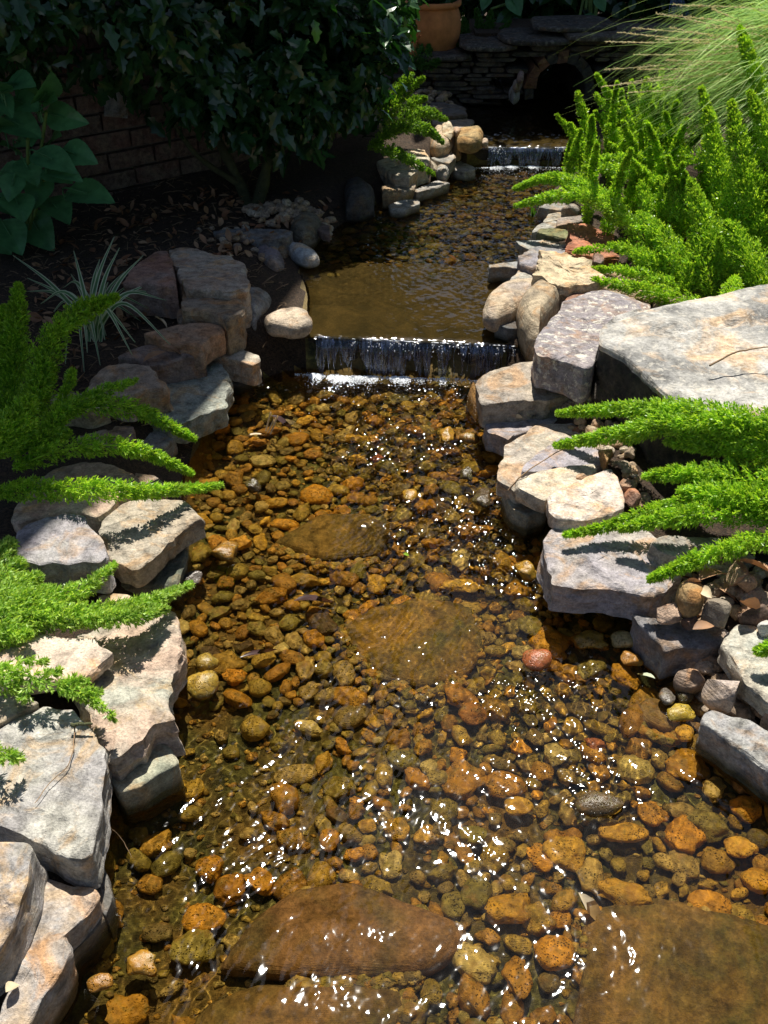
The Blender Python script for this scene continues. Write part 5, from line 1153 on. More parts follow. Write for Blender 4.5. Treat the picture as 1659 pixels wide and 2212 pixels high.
fern('dark green foxtail fern standing at the left edge with a tip in sun', b5, [
 ('C3', [(40,1080,2.2),(60,800,2.3),(75,550,2.35),(88,315,2.4)], .055), ('C3', [(-30,1050,2.2),(0,800,2.3),(20,600,2.35),(20,420,2.4)], .055),
 ('C3', [(100,1050,2.15),(180,800,2.2),(270,560,2.25),(400,440,2.3),(560,372,2.3)], .050),
 ('C3', [(120,1050,2.1),(160,900,2.15),(200,750,2.2),(220,600,2.25)], .05),
 ('C3', [(180,1080,2.05),(270,950,2.1),(320,830,2.12),(348,725,2.15)], .030),
 ('C3', [(150,1100,.22),(300,940,.28),(470,840,.30),(652,770,.30)], .028),
 ('C3', [(100,1050,.22),(300,930,.28),(520,895,.28),(700,930,.23),(830,1000,.18),(933,1052,.15)], .030),
 ('C3', [(60,1200,.20),(250,1120,.24),(480,1085,.24),(640,1100,.22),(780,1150,.17),(920,1220,.11)], .032),
 ('C5', [(-80,260,.20),(200,240,.24),(500,245,.25),(800,245,.20),(1062,222,.12)], .032),
 ('C3', [(0,1150,.25),(80,1000,.30),(150,850,.35)], .055), ('C3', [(-60,1180,.25),(0,1050,.30),(60,950,.33)], .055), ('C3', [(60,1150,.2),(180,1080,.25),(330,1020,.25)], .04)])
b6 = PZ(-10, 1330, .12)
fern('light green foxtail fern spilling over the flagstones at the left edge', b6, [
 ('C5', [(-60,900,.20),(200,870,.20),(500,835,.20),(700,790,.20),(920,697,.14)], .032),
 ('C5', [(-60,850,.22),(150,840,.205),(400,850,.205),(620,850,.22),(800,815,.18)], .036),
 ('C5', [(60,800,.22),(250,760,.205),(400,720,.20),(550,605,.20)], .026),
 ('C5', [(-60,720,.22),(40,640,.205),(100,590,.20)], .032), ('C5', [(-60,800,.22),(60,720,.21),(190,660,.205)], .036), ('C5', [(-60,640,.22),(0,560,.21),(50,490,.205)], .036),
 ('C5', [(-80,860,.22),(100,800,.21),(250,720,.205)], .040), ('C5', [(-80,940,.22),(60,910,.205),(200,890,.20)], .040), ('C5', [(-80,980,.22),(20,960,.20),(140,940,.22)], .03), ('C5', [(-80,780,.22),(60,780,.21),(260,800,.205)], .04)], mat='fernlight')
b7 = PZ(-60, 1440, .15)
fern('feathery light green branch drooping over the dazzling cream slab', b7, [
 ('C5', [(-60,1060,.215),(60,1110,.22),(200,1160,.22),(330,1200,.21),(440,1250,.20),(550,1345,.20)], .018),
 ('C5', [(60,1110,.22),(120,1060,.225),(220,1070,.22)], .014), ('C5', [(200,1160,.22),(240,1130,.22),(290,1110,.215)], .012),
 ('C5', [(280,1190,.215),(340,1160,.215),(420,1165,.21)], .013), ('C5', [(150,1150,.22),(130,1220,.21),(110,1250,.20)], .013), ('C5', [(-40,1120,.215),(20,1180,.21),(80,1210,.20)], .018),
 ('C5', [(380,1220,.205),(430,1215,.205),(480,1220,.20)], .010), ('C5', [(-60,1120,.215),(20,1130,.22),(90,1170,.215)], .020),
 ('D5', [(-120,560,.21),(-30,575,.20),(60,590,.22),(125,605,.19)], .018)], mat='fernlight', dens=.7)
b8 = PZ(850, 300, .26)
fern('small foxtail fern below the holly with bright tips over the cascade stones', b8, [
 ('D1', [(150,850,4.5),(230,700,4.55),(300,600,4.6),(412,515,4.6)], .035), ('D1', [(200,860,4.45),(300,740,4.5),(360,670,4.5),(432,648,4.5)], .03),
 ('D1', [(200,880,4.4),(340,760,4.4),(450,745,4.4),(565,792,4.4)], .034), ('D2', [(200,300,4.3),(320,200,4.3),(450,170,4.3),(560,205,4.3),(645,275,4.3)], .034),
 ('D1', [(160,800,4.5),(220,640,4.6),(290,540,4.6),(340,490,4.65)], .03), ('D2', [(150,330,4.3),(250,240,4.3),(330,190,4.3),(415,180,4.3)], .028),
 ('D1', [(100,820,4.5),(130,700,4.55),(180,620,4.6)], .035), ('D2', [(240,330,4.1),(380,370,4.1),(470,420,4.1),(590,490,4.05)], .025), ('D2', [(180,310,4.2),(300,330,4.2),(420,380,4.2)], .03)], mat='fernmid')
b9 = PZ(1030, 115, .4)
fern('dark sword fern clump between the pot and the bridge', b9, [
 ('D1', [(800,340,5.75),(790,200,5.8),(765,60,5.85)], .035), ('D1', [(850,340,5.7),(900,250,5.75),(990,140,5.8)], .03), ('D1', [(760,350,5.7),(700,300,5.7),(570,245,5.65)], .025),
 ('D1', [(780,350,5.7),(720,330,5.65),(640,300,5.6)], .03), ('D1', [(830,340,5.75),(850,200,5.8),(860,80,5.85)], .04), ('D1', [(740,370,5.65),(650,370,5.6),(560,400,5.55)], .03),
 ('D1', [(860,345,5.7),(940,290,5.7),(1000,250,5.7)], .03), ('D1', [(720,330,5.75),(690,200,5.8),(680,120,5.85)], .03)], mat='ferndark', group='foxtail ferns along the stream')
fern('dark fern tuft at the left foot of the terracotta pot', PZ(840, 190, .3), [
 ('D1', [(330,440,5.4),(380,360,5.45),(400,300,5.5)], .03), ('D1', [(360,450,5.4),(440,380,5.4),(450,300,5.45)], .03), ('D1', [(300,440,5.4),(240,420,5.4),(200,350,5.4)], .03), ('D1', [(380,460,5.35),(460,430,5.35),(520,400,5.35)], .028)], mat='ferndark')
# ------------------------------------------------------------------ fountain grass
gb = np.array([2.05, 4.0, .25])
fg = empty('fountain_grass', gb, 'arching fountain grass with pale feathery seed heads at the upper right', 'ornamental grass')
rg = np.random.default_rng(5)
def blades(N, base, spread, hgt, reach, width, biasx, rg, segs=9, sag=1.):
    az = rg.normal(math.pi + .1, 1.0, N) if biasx else rg.uniform(0, 6.283, N)
    h = rg.uniform(.55, 1, N) * hgt; rc = rg.uniform(.35, 1, N) * reach
    t = np.linspace(0, 1, segs)[None]; dx, dy = np.cos(az)[:, None], np.sin(az)[:, None] * .8
    r = rc[:, None] * t ** 1.5; z = h[:, None] * (2.3 * t - 1.75 * sag * t ** 2.1)
    b = np.array(base) + rg.normal(0, spread, (N, 3)) * [1, 1, 0]
    C = np.stack([b[:, :1] + dx * r, b[:, 1:2] + dy * r, b[:, 2:] + z], -1)
    side = np.stack([-dy + 0 * t, dx + 0 * t, 0 * t + 0 * dx], -1); side /= np.linalg.norm(side, axis=2, keepdims=True)
    C = C + (t ** 1.6)[..., None] * rg.normal(0, .055, (N, 1, 3)) + (t ** 2)[..., None] * .02 * np.sin(t * 9 + rg.uniform(0, 6, (N, 1)))[..., None]
    w = width * (1 - t ** 2 * .93) * rg.uniform(.45, 1.5, (N, 1)); V = np.stack([C - side * w[..., None], C + side * w[..., None]], 2)
    i = (np.arange(N)[:, None] * segs + np.arange(segs - 1)[None]).ravel() * 2; Q = np.stack([i, i + 1, i + 3, i + 2], -1)
    uv = np.tile(np.array([[0, 0], [1, 0]]), (N * segs, 1)); return V.reshape(-1, 3), Q, uv, C
V, Q, u, C = blades(6500, gb, .15, .86, .98, .0030, True, rg); o = mk('blades', V, [Q], M['grass'], fg, smooth=False); o['kind'] = 'stuff'
V, Q, u, C = blades(4200, gb + np.array([.0, -.1, 0]), .18, .66, .75, .0034, False, rg); o = mk('blades', V, [Q], M['grass'], fg, smooth=False); o['kind'] = 'stuff'
tips = [(1310,90),(1338,70),(1300,188),(1308,150),(1342,182),(1365,60),(1370,118),(1380,150),(1420,30),(1415,85),(1440,130),(1450,60),(1400,175),(1360,200),(1430,190),(1470,110),(1480,40),(1460,165),(1500,90),(1490,140),(1510,180),(1530,60),(1530,120),(1490,215),(1520,235),(1550,160),(1560,100),(1580,140),(1455,10),(1590,60),(1600,110),(1540,20),(1475,248),(1560,230)]
for k, (u_, v_) in enumerate(tips):
    Yt = rg.uniform(3.75, 4.05); tp = PY(u_, v_, Yt); bs = gb + rg.normal(0, .08, 3) * [1, 1, 0]
    mid = bs * .45 + tp * .55 + np.array([0, 0, .16 + .1 * rg.random()]); q1 = bs * .8 + tp * .2 + np.array([0, 0, .26])
    C = spline([bs, q1, mid, tp], 30); g = MB(); v, q = tube(C, np.linspace(.0014, .0008, 30), 4); g.add(v, q)
    N = 260; t = .66 + .34 * rg.random(N); i = np.clip((t * 29).astype(int), 0, 28); O = C[i] + (C[i + 1] - C[i]) * (t * 29 - i)[:, None]
    Td = C[np.minimum(i + 1, 29)] - C[i]; Td /= np.linalg.norm(Td, axis=1, keepdims=True); d = Td + rg.normal(0, .35, (N, 3)); d /= np.linalg.norm(d, axis=1, keepdims=True)
    w = np.cross(d, rg.normal(0, 1, (N, 3))); w /= np.linalg.norm(w, axis=1, keepdims=True); l = .012
    Vn = np.stack([O, O + d * l * .5 + w * .0013, O + d * l, O + d * l * .5 - w * .0013], 1).reshape(-1, 3); g.add(Vn, np.arange(N)[:, None] * 4 + np.array([[0, 1, 2, 3]]))
    g.build('seed_head', M['seed'], fg, loc=tp)

# ------------------------------------------------------------------ broad leaved plant at the left edge
def bigleaf(root, bu, bv, tu, tv, Y0, Y1, wr, seed, mat='bigleaf'):
    a, b = PY(bu, bv, Y0), PY(tu, tv, Y1); rg = np.random.default_rng(seed); L = b - a; ln = np.linalg.norm(L); L = L / ln
    view = np.array([0, 0, H]) - (a + b) / 2; view /= np.linalg.norm(view); Nn = view * .8 + np.array([0, 0, .5]) + rg.normal(0, .18, 3); Nn -= Nn.dot(L) * L; Nn /= np.linalg.norm(Nn); Wd = np.cross(Nn, L)
    m, w = 30, 15; V = []; uv = []
    for r in range(m):
        t = r / (m - 1); hw = wr * ln * (math.sin(math.pi * t ** .85) ** .8) * (1 - .25 * t) + .001
        hw *= 1 + .05 * (r % 2)
        for k in range(w):
            s = (k / (w - 1) - .5) * 2; vein = .012 * ln * abs(math.sin((t * 7 - abs(s) * 1.6) * math.pi)) * abs(s) ** .5
            V.append(a + L * (t * ln) + Wd * (s * hw) + Nn * (abs(s) ** 1.4 * hw * .28 - .16 * ln * t * t - .10 * ln * (1 - t) ** 2 + vein)); uv.append((k / (w - 1), t))
    i = np.arange(m * w).reshape(m, w)[:-1, :-1].ravel(); Q = np.stack([i, i + 1, i + w + 1, i + w], -1)
    g = MB(); g.add(V, Q, uv); v, q = tube(spline([a - L * .05 * 0 - np.array([0, 0, .05]), a, a + L * ln * .5 - Nn * .02 * ln, ], 8), .003, 5)
    g.add(v, q); g.build('leaf', M[mat], root, smooth=True, loc=a)
hb = PZ(40, 560, .14)
hy = empty('hydrangea', hb, 'hydrangea with broad dark green serrated leaves at the upper left edge', 'hydrangea')
for k, (a, b, w) in enumerate([((20,680),(-40,560),.40),((0,640),(230,600),.36),((-20,690),(80,860),.30),((60,740),(290,800),.3),((0,870),(295,1000),.34),((270,800),(130,640),.34),((300,800),(420,600),.34),((290,810),(390,720),.36),((320,850),(625,915),.27),((40,1010),(-40,900),.4),((100,1060),(180,1078),.2),((150,1150),(20,1060),.3),((230,1130),(560,1260),.30),((440,1120),(705,1200),.32),((160,1180),(275,1370),.42),((-30,1290),(250,1380),.32),((330,1120),(420,990),.35),((350,1250),(600,1330),.25),((320,1250),(520,1350),.32),((480,1420),(835,1480),.30),((330,1300),(250,1560),.42),((350,1480),(520,1660),.42),((200,1600),(385,1880),.42),((100,1450),(180,1650),.5),((-40,1450),(120,1600),.5),((0,1650),(160,1900),.45),((-60,1750),(60,1900),.4),((200,900),(240,1080),.35),((0,760),(-60,900),.4),((120,1300),(60,1500),.4)]):
    (u0, v0), (u1, v1) = cv('G', [a, b]); Y = 3.15 + .012 * ((k * 37) % 17); bigleaf(hy, u0, v0, u1, v1, Y + .08, Y - .02, w * .98, k)
g = MB()
for (u_, v_) in [(60, 300), (100, 240), (20, 380), (70, 450), (110, 330)]:
    s = spline([hb, (hb + PY(u_, v_, 3.25)) / 2 + np.array([0, .05, 0]), PY(u_, v_, 3.25)], 10); v, q = tube(s, .006, 6); g.add(v, q)
g.build('stem', STEM, hy, smooth=True)

# ------------------------------------------------------------------ variegated grass clump
lb = PZ(207, 730, .16)
lr = empty('striped_grass', lb, 'clump of white edged strappy grass leaves on the shaded left bank', 'striped grass')
rg = np.random.default_rng(9)
for k, (a, b) in enumerate([(60,170),(120,345),(195,405),(240,465),(355,150),(340,260),(550,80),(575,135),(690,170),(830,372),(800,388),(745,297),(830,612),(650,590),(637,652),(482,700),(405,732),(315,695),(505,580),(480,190),(130,280),(260,350),(300,330),(640,300),(720,430),(680,490),(420,640),(350,400),(520,300),(600,250)]):
    (u_, v_), = cv('C3', [(a, b)]); dn = b > 560; Yt = (2.55 if dn else 2.95) + rg.uniform(-.1, .1) - (.0 if b < 350 else .1)
    tp = PY(u_, v_, Yt); bs = lb + rg.normal(0, .014, 3) * [1, 1, 0]; L = np.linalg.norm(tp - bs)
    mid = (bs + tp) / 2 + np.array([0, 0, (.10 if dn else .05) + .05 * rg.random() * (b > 300)]); C = spline([bs, bs * .75 + mid * .25 + np.array([0, 0, .03]), mid, tp], 22)
    T = np.gradient(C, axis=0); T /= np.linalg.norm(T, axis=1, keepdims=True); vw = np.array([0, 0, H]) - C; sd = np.cross(T, vw * .7 + np.array([0, 0, 1.0]) ); sd /= np.linalg.norm(sd, axis=1, keepdims=True)
    w = .0075 * np.sin(np.pi * (np.linspace(.12, 1, 22)) ** .8) + .0008; up = np.cross(sd, T)
    V = np.stack([C - sd * w[:, None], C - up * (w * .35)[:, None], C + sd * w[:, None]], 1).reshape(-1, 3)
    i = np.arange(21) * 3; Q = np.concatenate([np.stack([i, i + 1, i + 4, i + 3], -1), np.stack([i + 1, i + 2, i + 5, i + 4], -1)])
    mk('leaf', V, [Q], M['striped'], lr, uv=np.tile(np.array([[0, 0], [.5, 0], [1, 0]]), (22, 1)), loc=bs)

# ------------------------------------------------------------------ dark planting behind the bridge, and a tree added out of view to shade it
def crown(root, blobs, N, ln, wr, mat, seed, thr=-.15, prof=OVAL, name='crown', droop=.4):
    rg = np.random.default_rng(seed); tot = sum(r[0] * r[1] + r[0] * r[2] for _, r in blobs); Ps, Ds = [], []
    for c, r in blobs:
        n = int(N * (r[0] * r[1] + r[0] * r[2]) / tot); d = rg.normal(0, 1, (n, 3)); d /= np.linalg.norm(d, axis=1, keepdims=True)
        P = np.array(c) + d * (rg.uniform(.35, 1.05, n) ** .6)[:, None] * np.array(r); Ps.append(P); Ds.append(d)
    P = np.concatenate(Ps); D = np.concatenate(Ds); sc_ = 2.2 / max(blobs[0][1]); k = fbm(P[:, 0] * sc_, P[:, 1] * sc_, P[:, 2] * sc_, 3) > thr; P, D = P[k], D[k]
    T = D + rg.normal(0, .7, D.shape); T[:, 2] -= droop; L, Wd, Nn = frames(len(P), T, rg, .5)
    l = rg.uniform(.7, 1.25, len(P)) * ln; V, Q, u = leaves(P, L, Wd, Nn, l, l * wr, prof if ln > .08 else [(0, .1), (.3, .9), (.65, .8), (1, .02)], .25, .2)
    return mk(name, V, [Q], M[mat], root, uv=u, smooth=False)
tr = empty('added_shade_tree', (.0, 7.6, .3), 'tree added beyond the bridge, its unseen crown shading the arch', 'tree')
crown(tr, [((.25, 6.85, 2.5), (1.2, .9, .38)), ((1.3, 6.85, 2.5), (.8, .9, .35)), ((.2, 7.5, 2.5), (1.0, .6, .3))], 13000, .12, .36, 'holly', 31, -.6)
g = MB()
for pts, r0 in [([(.0, 7.6, .2), (.03, 7.55, 1.0), (-.04, 7.5, 1.9), (.0, 7.4, 3.0)], .10), ([(-.02, 7.5, 1.6), (.4, 7.3, 2.2), (.9, 7.1, 2.8)], .05), ([(-.02, 7.5, 1.8), (-.4, 7.2, 2.4), (-.7, 7.0, 3.0)], .045), ([(0, 7.5, 1.7), (.5, 7.7, 2.5), (1.0, 7.9, 3.2)], .05)]:
    s = spline(pts, 16); v, q = tube(s, np.linspace(r0, r0 * .5, 16), 10); g.add(v, q)
g.build('trunk', M['bark'], tr, smooth=True)
for lab, base, bl in [
 ('leafy garden tree outside the picture on the right', (3.6, 1.2, .2), [((3.5, 1.2, 2.8), (1.2, 1.6, 1.3)), ((3.7, 2.9, 2.6), (1.1, 1.2, 1.2)), ((3.4, -.6, 2.8), (1.2, 1.3, 1.3)), ((3.9, .8, 1.2), (.9, 1.8, .8))])]:
    rt_ = empty('sky_block_tree', base, lab, 'tree'); crown(rt_, bl, 6500, .20, .38, 'holly', 61 + len(lab), -.45)  # tree added out of view to cut the sky light on the banks
    s_ = spline([base, (base[0] + .05, base[1], 1.2), (base[0], base[1] + .1, 2.6)], 12); g = MB(); g.add(*tube(s_, np.linspace(.11, .06, 12), 10)); g.build('trunk', M['bark'], rt_, smooth=True)
def shrub(label, blobs, N, ln, wr, mat, seed, base, thr=-.15, name='shrub', group='dark shrubs beyond the bridge', prof=OVAL):
    root = empty(name, base, label, 'shrub', group); crown(root, blobs, N, ln, wr, mat, seed, thr, prof, 'foliage')
    g = MB(); rg = np.random.default_rng(seed)
    for k in range(5):
        c, r = blobs[k % len(blobs)]; s = spline([base, (np.array(base) + c) / 2 + rg.normal(0, .04, 3), np.array(c) + rg.normal(0, .1, 3) * r], 8); v, q = tube(s, np.linspace(.014, .006, 8), 6); g.add(v, q)
    g.build('stem', M['bark'], root, smooth=True)
shrub('low dark shrub directly behind the bridge deck', [((.75, 6.6, .75), (.5, .35, .4)), ((1.2, 6.6, .8), (.45, .35, .45))], 2600, .10, .36, 'holly', 41, (.95, 6.7, .25))
shrub('dark shrub behind the bridge at its right end', [((1.9, 6.5, .8), (.5, .4, .5)), ((2.4, 6.4, .9), (.5, .4, .6))], 2400, .10, .36, 'holly', 42, (2.1, 6.6, .25))
shrub('tall dark hedge shrub at the very back on the right', [((1.2, 8.0, .80), (1.0, .5, .55)), ((2.6, 7.8, .85), (1.0, .6, .6))], 4200, .13, .36, 'holly', 43, (1.8, 8.1, .25), -.3)
shrub('tall dark shrub at the very back behind the pot', [((-.6, 8.3, .8), (.9, .5, .6)), ((.4, 8.2, .75), (.6, .4, .5))], 3200, .12, .36, 'holly', 44, (-.2, 8.4, .25), -.3)
shrub('large evergreen shrub far behind the grass on the right', [((4.2, 6.8, 1.3), (1.2, 1.0, 1.2)), ((3.3, 7.4, 1.3), (.9, .8, 1.1)), ((4.6, 5.2, 1.1), (.9, .9, 1.0))], 5200, .13, .36, 'holly', 45, (4.0, 6.8, .25), -.3)
shrub('sunlit pale green bush with flowers between pot and fern', [((.58, 6.45, .74), (.14, .12, .16)), ((.50, 6.6, .62), (.14, .12, .18))], 900, .035, .42, 'fernlight' if 'fernlight' in M else 'fern', 46, (.55, 6.55, .3), name='flowering_bush', group='flowering plants near the pot')
pf = empty('red_flower_plant', pcn + np.array([0, 0, .22]), 'red and green plant growing in the terracotta pot', 'potted plant')
crown(pf, [((pcn[0], pcn[1], pcn[2] + .31), (.12, .12, .07))], 500, .045, .4, 'holly', 51, -.6, name='foliage')
crown(pf, [((pcn[0], pcn[1], pcn[2] + .35), (.11, .11, .05))], 220, .03, .45, 'redleaf' if 'redleaf' in M else 'dryleaf', 52, -.6, name='blossom')
# elephant ear leaves behind the bridge
ee = empty('elephant_ear', (1.25, 6.1, .4), 'elephant ear plant with big dark drooping leaves behind the bridge', 'elephant ear')
for k, (a, b, w, Y) in enumerate([((980,-40),(1060,95),.42,6.0),((1000,60),(890,170),.28,6.0),((1520,80),(1470,262),.36,5.9),((1560,-40),(1610,70),.36,5.9),((1360,-60),(1390,25),.4,6.0),((1420,262),(1335,240),.32,5.85),((850,-30),(800,60),.4,6.1),((1130,-60),(1140,20),.4,6.0)]):
    (u0, v0), (u1, v1) = cv('D1', [a, b]); bigleaf(ee, u0, v0, u1, v1, Y, Y - .06, w, 70 + k, 'holly' if k % 3 == 1 else 'bigleaf')
g = MB()
for (u_, v_) in [(1100, 0), (1060, 20), (1265, 20), (1290, 0), (1240, 85)]:
    s = spline([np.array([1.25, 6.15, .3]), np.array([1.2, 6.2, .7]), PY(u_, v_, 6.0)], 10); v, q = tube(s, .008, 6); g.add(v, q)
g.build('stem', STEM, ee, smooth=True)
# slim garden waterfall sparkling behind the grass
gw = empty('waterfall', (2.36, 5.95, .5), 'thin sparkling water spout far back behind the fountain grass', 'waterfall')
g = MB(); rg = np.random.default_rng(8)
for k in range(26):
    a = PY(1462 + rg.uniform(-12, 12), -30, 6.0); b = PY(1466 + rg.uniform(-24, 28), 30 + rg.uniform(-6, 14), 5.95); s = spline([a, (a + b) / 2 + rg.normal(0, .006, 3), b], 8); v, q = tube(s, .003 + .002 * np.sin(np.arange(8) + k), 5); g.add(v, q)
g.build('water_strand', M['fall'], gw, smooth=True)['kind'] = 'stuff'

# ------------------------------------------------------------------ loose things: twigs, leaves, litter, gravel
def twig(label, pts, r, col='twig', grp='dry twigs'):
    P = [PY(*p) if len(p) == 3 and p[2] > .9 else PZ(*p) for p in pts]; C = spline(P, 30); C += .0015 * np.stack([fbm(np.arange(30) * .4, k, 1., 2) for k in range(3)], -1)
    v, q = tube(C, np.linspace(r, r * .5, 30), 6); o = mk('twig', v, [q], M[col], loc=C[0]); return tag(o, label, 'twig', grp)
twig('long bent dry twig lying across the right flagstones', [(1098, 1060, .115), (1128, 1027, .15), (1190, 985, .16), (1222, 968, .175)], .0022)
twig('thin curved grass stem bridging the bottom left bank and the water', [(214, 1780, .10), (236, 1788, .08), (262, 1810, .03), (285, 1853, .002)], .0011)
twig('thin wavy root lying on the big pitted grey slab', [(163, 1565, .170), (160, 1600, .162), (150, 1650, .162), (110, 1690, .163), (75, 1735, .163)], .0013)
twig('dark stick at the top of the big pitted grey slab', [(153, 1566, .175), (200, 1563, .178)], .004, 'bark')
twig('thin stick resting on the big boulder', [(1533, 790, .37), (1580, 765, .385), (1620, 755, .39), (1670, 748, .40)], .003)
ts = empty('twig_bundle', PZ(580, 925, 0.0), 'bundle of pale upright twigs caught in the stream', 'twigs')
for k, (u0, v0, u1, v1) in enumerate([(574, 932, 585, 890), (578, 935, 592, 906), (584, 938, 600, 898), (588, 930, 596, 903)]):
    a = PZ(u0, v0, .0); b = PY(u1, v1, a[1] - .005); v, q = tube(spline([a, (a + b) / 2, b], 8), .0024, 6); mk('stick', v, [q], M['paleleaf'], ts, loc=a)
def leaf1(label, u, v, z, ln, wd, az, mat='dryleaf', up=.9, grp='fallen leaves', cat='leaf', seed=0, curl=.35):
    rg = np.random.default_rng(seed + int(u)); p = PZ(u, v, z); L = np.array([[math.cos(az), math.sin(az), rg.uniform(-.2, .25)]]); Nn = rg.normal(0, .35, (1, 3)); Nn[0, 2] = up
    Nn /= np.linalg.norm(Nn); L -= (L * Nn).sum() * Nn; L /= np.linalg.norm(L)
    V, Q, uu = leaves(p[None] - L * ln / 2, L, np.cross(Nn, L), Nn, np.array([ln]), np.array([wd / 2]), OVAL, .5, curl)
    o = mk('fallen_leaf', V, [Q], M[mat], loc=p); return tag(o, label, cat, grp)
leaf1('small white leaf standing on the purple grey slab below the waterfall slab', 1120, 900, .10, .035, .018, 1.6, 'paleleaf', .3)
leaf1('narrow pale leaf on the water edge of the cream slab', 1144, 1078, .09, .04, .012, .9, 'paleleaf')
leaf1('orange leaf floating in front of the pale twigs', 548, 936, .006, .06, .016, .05, 'paleleaf')
leaf1('curled pale leaf under the water above the corner slab', 1282, 1965, -.004, .075, .026, -.7, 'paleleaf')
leaf1('small pale leaf between the bottom left slabs', 27, 2128, .12, .03, .018, 1.2, 'paleleaf')
leaf1('dark wet leaf floating in mid stream', 680, 1290, .008, .10, .03, .3, 'debrisdark')
leaf1('long dark wet leaf by the yellow stones', 560, 1405, .008, .09, .014, .5, 'debrisdark')
leaf1('dark wet leaf curling in the broken water below the dark bank', 610, 908, .01, .08, .03, -.3, 'debrisdark')
leaf1('orange brown leaf on the far pool surface', 980, 556, .128, .05, .025, .2, 'dryleaf')
leaf1('tiny green leaf floating in mid stream', 878, 1197, .006, .016, .010, 0, 'fern')
leaf1('olive leaf tip beside the oval amber stone', 1395, 1455, .01, .05, .014, 2.2, 'striped')
leaf1('large curled brown leaf above the right gravel', 1540, 1235, .20, .085, .04, .6, 'dryleaf', seed=3)
leaf1('broad pinkish brown leaf at the right edge of the gravel', 1635, 1215, .20, .08, .045, 2.4, 'dryleaf', seed=4)
leaf1('dark brown leaf standing in the right gravel', 1620, 1300, .17, .07, .035, 1.3, 'dryleaf', .3, seed=5)
leaf1('pale curled leaf behind the ochre rock', 1522, 1275, .19, .05, .022, 1.8, 'paleleaf', .3, seed=6)
leaf1('small reddish curled leaf at the edge of the striped slab', 1495, 1255, .19, .04, .022, 1.9, 'dryleaf', .4, seed=7)
leaf1('grey brown leaf at the foot of the mottled pointed rock', 1520, 1350, .15, .05, .025, .3, 'dryleaf', seed=8)
leaf1('pale yellow leaf against the large mottled brown block', 500, 548, .22, .05, .02, 1.5, 'paleleaf', .4, seed=9)
leaf1('long tan leaf curled on the dark brown slab', 375, 752, .23, .08, .03, .2, 'dryleaf', seed=10)
leaf1('second brown leaf on the dark brown slab', 330, 765, .23, .07, .025, .5, 'dryleaf', seed=11)
leaf1('grey curled leaf beside the small brown rounded stone', 350, 690, .23, .06, .025, -.6, 'paleleaf', seed=12)
leaf1('lone pinkish leaf on the dark mulch', 328, 498, .17, .05, .022, 1.3, 'paleleaf', seed=13)
leaf1('tiny tan leaf on the green grey slab', 372, 885, .145, .02, .012, 1.8, 'paleleaf', seed=14)
# litter and gravel as stuff
def scatter_leaves(name, label, regions, mat, seed, N):
    rg = np.random.default_rng(seed); P = []
    for pts, z, w in regions:
        poly = np.array([PZ(u, v, z) for u, v in pts]); lo, hi = poly.min(0), poly.max(0); c = 0
        while c < N * w:
            x, y = rg.uniform(lo[0], hi[0]), rg.uniform(lo[1], hi[1])
            if subinside(x, y, [poly]): P.append((x, y, float(terrain(np.array(x), np.array(y))) + rg.uniform(.002, .02))); c += 1
    P = np.array(P); L, Wd, Nn = frames(len(P), None, rg, 1.2); l = rg.uniform(.02, .055, len(P))
    V, Q, u = leaves(P, L, Wd, Nn, l, l * rg.uniform(.16, .3, len(P)), OVAL, .5, rg.uniform(-.3, .6)); return tag(mk(name, V, [Q], M[mat], uv=u), label, None, None, 'stuff')
LREG = [([(250, 470), (520, 430), (760, 440), (700, 520), (560, 545), (500, 620), (330, 690), (200, 780), (150, 860), (60, 640), (130, 500)], .16, 1.)]
scatter_leaves('leaf_litter', 'brown fallen leaves scattered over the shaded left bank', LREG, 'dryleaf', 1, 420)
scatter_leaves('leaf_litter', 'pale dry leaf fragments on the right bank gravel', [([(1400, 1240), (1500, 1220), (1700, 1180), (1700, 1360), (1560, 1380), (1440, 1340)], .13, .5), ([(1240, 800), (1290, 820), (1320, 940), (1230, 920)], .13, .12), ([(1400, 560), (1560, 640), (1480, 640), (1300, 600)], .22, .3)], 'dryleaf', 2, 160)
g = MB(); rg = np.random.default_rng(77)
for k in range(1500):     # fine mulch shreds
    u_, v_ = rg.uniform(0, 620), rg.uniform(380, 900); p = PZ(u_, v_, .16)
    if subinside(p[0], p[1], [np.array([[np.interp(yy, LY, LX) - .03, yy] for yy in np.linspace(.5, 6, 20)] + [[2, 6], [2, .5]])]): continue
    a = rg.uniform(0, 6.28); l = rg.uniform(.012, .05); z0 = float(terrain(np.array(p[0]), np.array(p[1]))); d = np.array([math.cos(a), math.sin(a), rg.uniform(-.1, .35)]) * l
    v, q = tube(np.array([p * [1, 1, 0] + [0, 0, z0 + .003], p * [1, 1, 0] + [0, 0, z0 + .006] + d * .5, p * [1, 1, 0] + [0, 0, z0 + .004] + d]), rg.uniform(.0006, .0018), 4); g.add(v, q)
tag(g.build('mulch_shreds', M['twig']), 'fine bark shreds and dry stalks on the left bank', None, None, 'stuff')
g = MB()
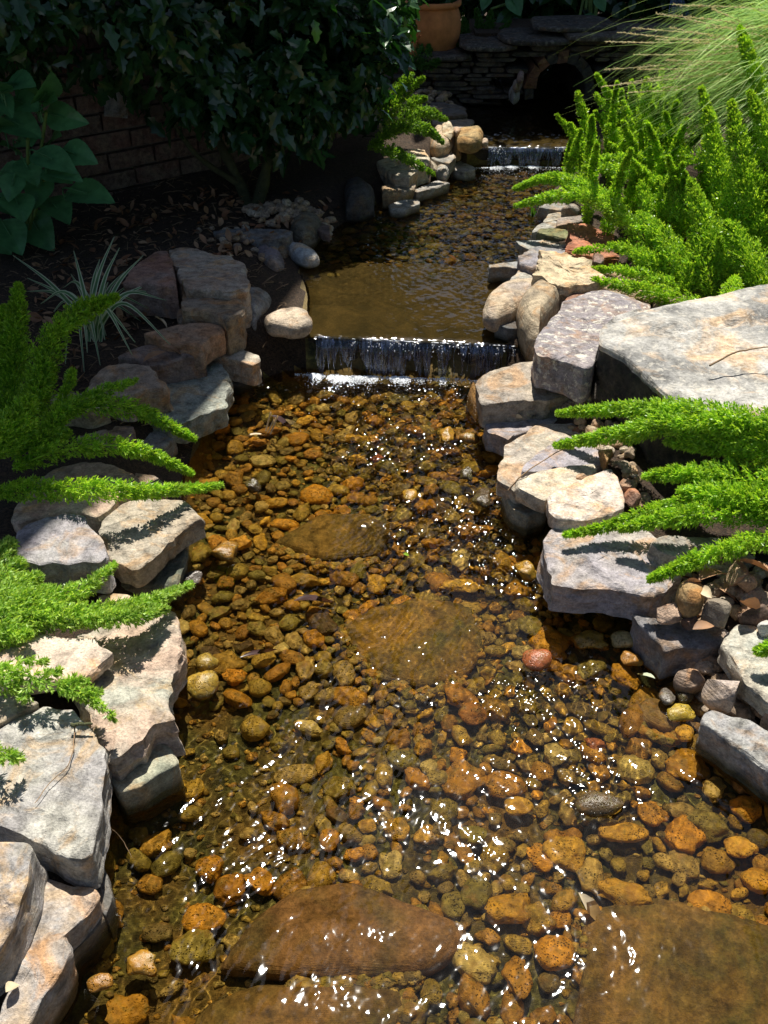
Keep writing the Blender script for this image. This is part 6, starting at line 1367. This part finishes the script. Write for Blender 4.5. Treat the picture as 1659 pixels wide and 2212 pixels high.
def gravelpatch(pts, z, N, r0, r1, hadd=.0):
    poly = np.array([PZ(u, v, z) for u, v in pts]); lo, hi = poly.min(0), poly.max(0); c = 0
    while c < N:
        x, y = rg.uniform(lo[0], hi[0]), rg.uniform(lo[1], hi[1])
        if not subinside(x, y, [poly]): continue
        r = rg.uniform(r0, r1); v = SH[c % 8] * np.array([r, r * .8, r * .65]); t = rg.uniform(0, 6.3); ct, st = math.cos(t), math.sin(t)
        v = v @ np.array([[ct, st, 0], [-st, ct, 0], [0, 0, 1]]); g.add(v + np.array([x, y, float(terrain(np.array(x), np.array(y))) + r * .3 + hadd + rg.uniform(0, .012)]), IF3); c += 1
gravelpatch([(1240, 795), (1285, 800), (1330, 920), (1400, 1060), (1380, 1110), (1330, 1060), (1300, 1000), (1230, 930), (1225, 870)], .13, 120, .009, .02)
gravelpatch([(1270, 570), (1400, 590), (1480, 620), (1560, 650), (1450, 645), (1320, 630)], .22, 190, .010, .022, .01)
gravelpatch([(1420, 1300), (1480, 1230), (1700, 1160), (1750, 1330), (1600, 1360), (1540, 1380), (1440, 1350)], .11, 130, .012, .026)
gravelpatch([(1500, 1400), (1640, 1500), (1760, 1700), (1600, 1640), (1480, 1500)], .04, 60, .012, .03)
gravelpatch([(520, 480), (640, 455), (720, 470), (700, 500), (560, 490)], .17, 110, .011, .024, .01)
gravelpatch([(430, 520), (600, 500), (650, 545), (560, 580), (480, 560)], .16, 60, .010, .02)
gravelpatch([(1380, 470), (1640, 560), (1640, 640), (1500, 600), (1370, 540)], .24, 160, .012, .026, .01)
gravelpatch([(820, 210), (930, 190), (1010, 230), (960, 270), (860, 280)], .25, 60, .014, .03, .01)
tag(g.build('bank_gravel', M['gravel'], smooth=True), 'loose tan and orange gravel between the bank stones', 'gravel', None, 'stuff')
# sprouts at the far pool
for k, (lab, pts) in enumerate([('small green sprout standing in the pool below the frond tips', [(600, 255), (612, 150)]), ('small green sprout against the dark slab at the pool', [(695, 240), (740, 140)])]):
    (u0, v0), (u1, v1) = cv('D3', pts); a = PZ(u0, v0, .12); g = MB()
    for j in range(3):
        b = PY(u1 + j * 5 - 5, v1 + j * 6, a[1]); C = spline([a, (a + b) / 2, b], 8)
        Vv = np.stack([C - [.004, 0, 0], C + [.004, 0, 0]], 1).reshape(-1, 3); i = np.arange(7) * 2; g.add(Vv, np.stack([i, i + 1, i + 3, i + 2], -1))
    tag(g.build('sprout', M['ferndark'], loc=a), lab, 'sprout', 'sprouts in the pool')
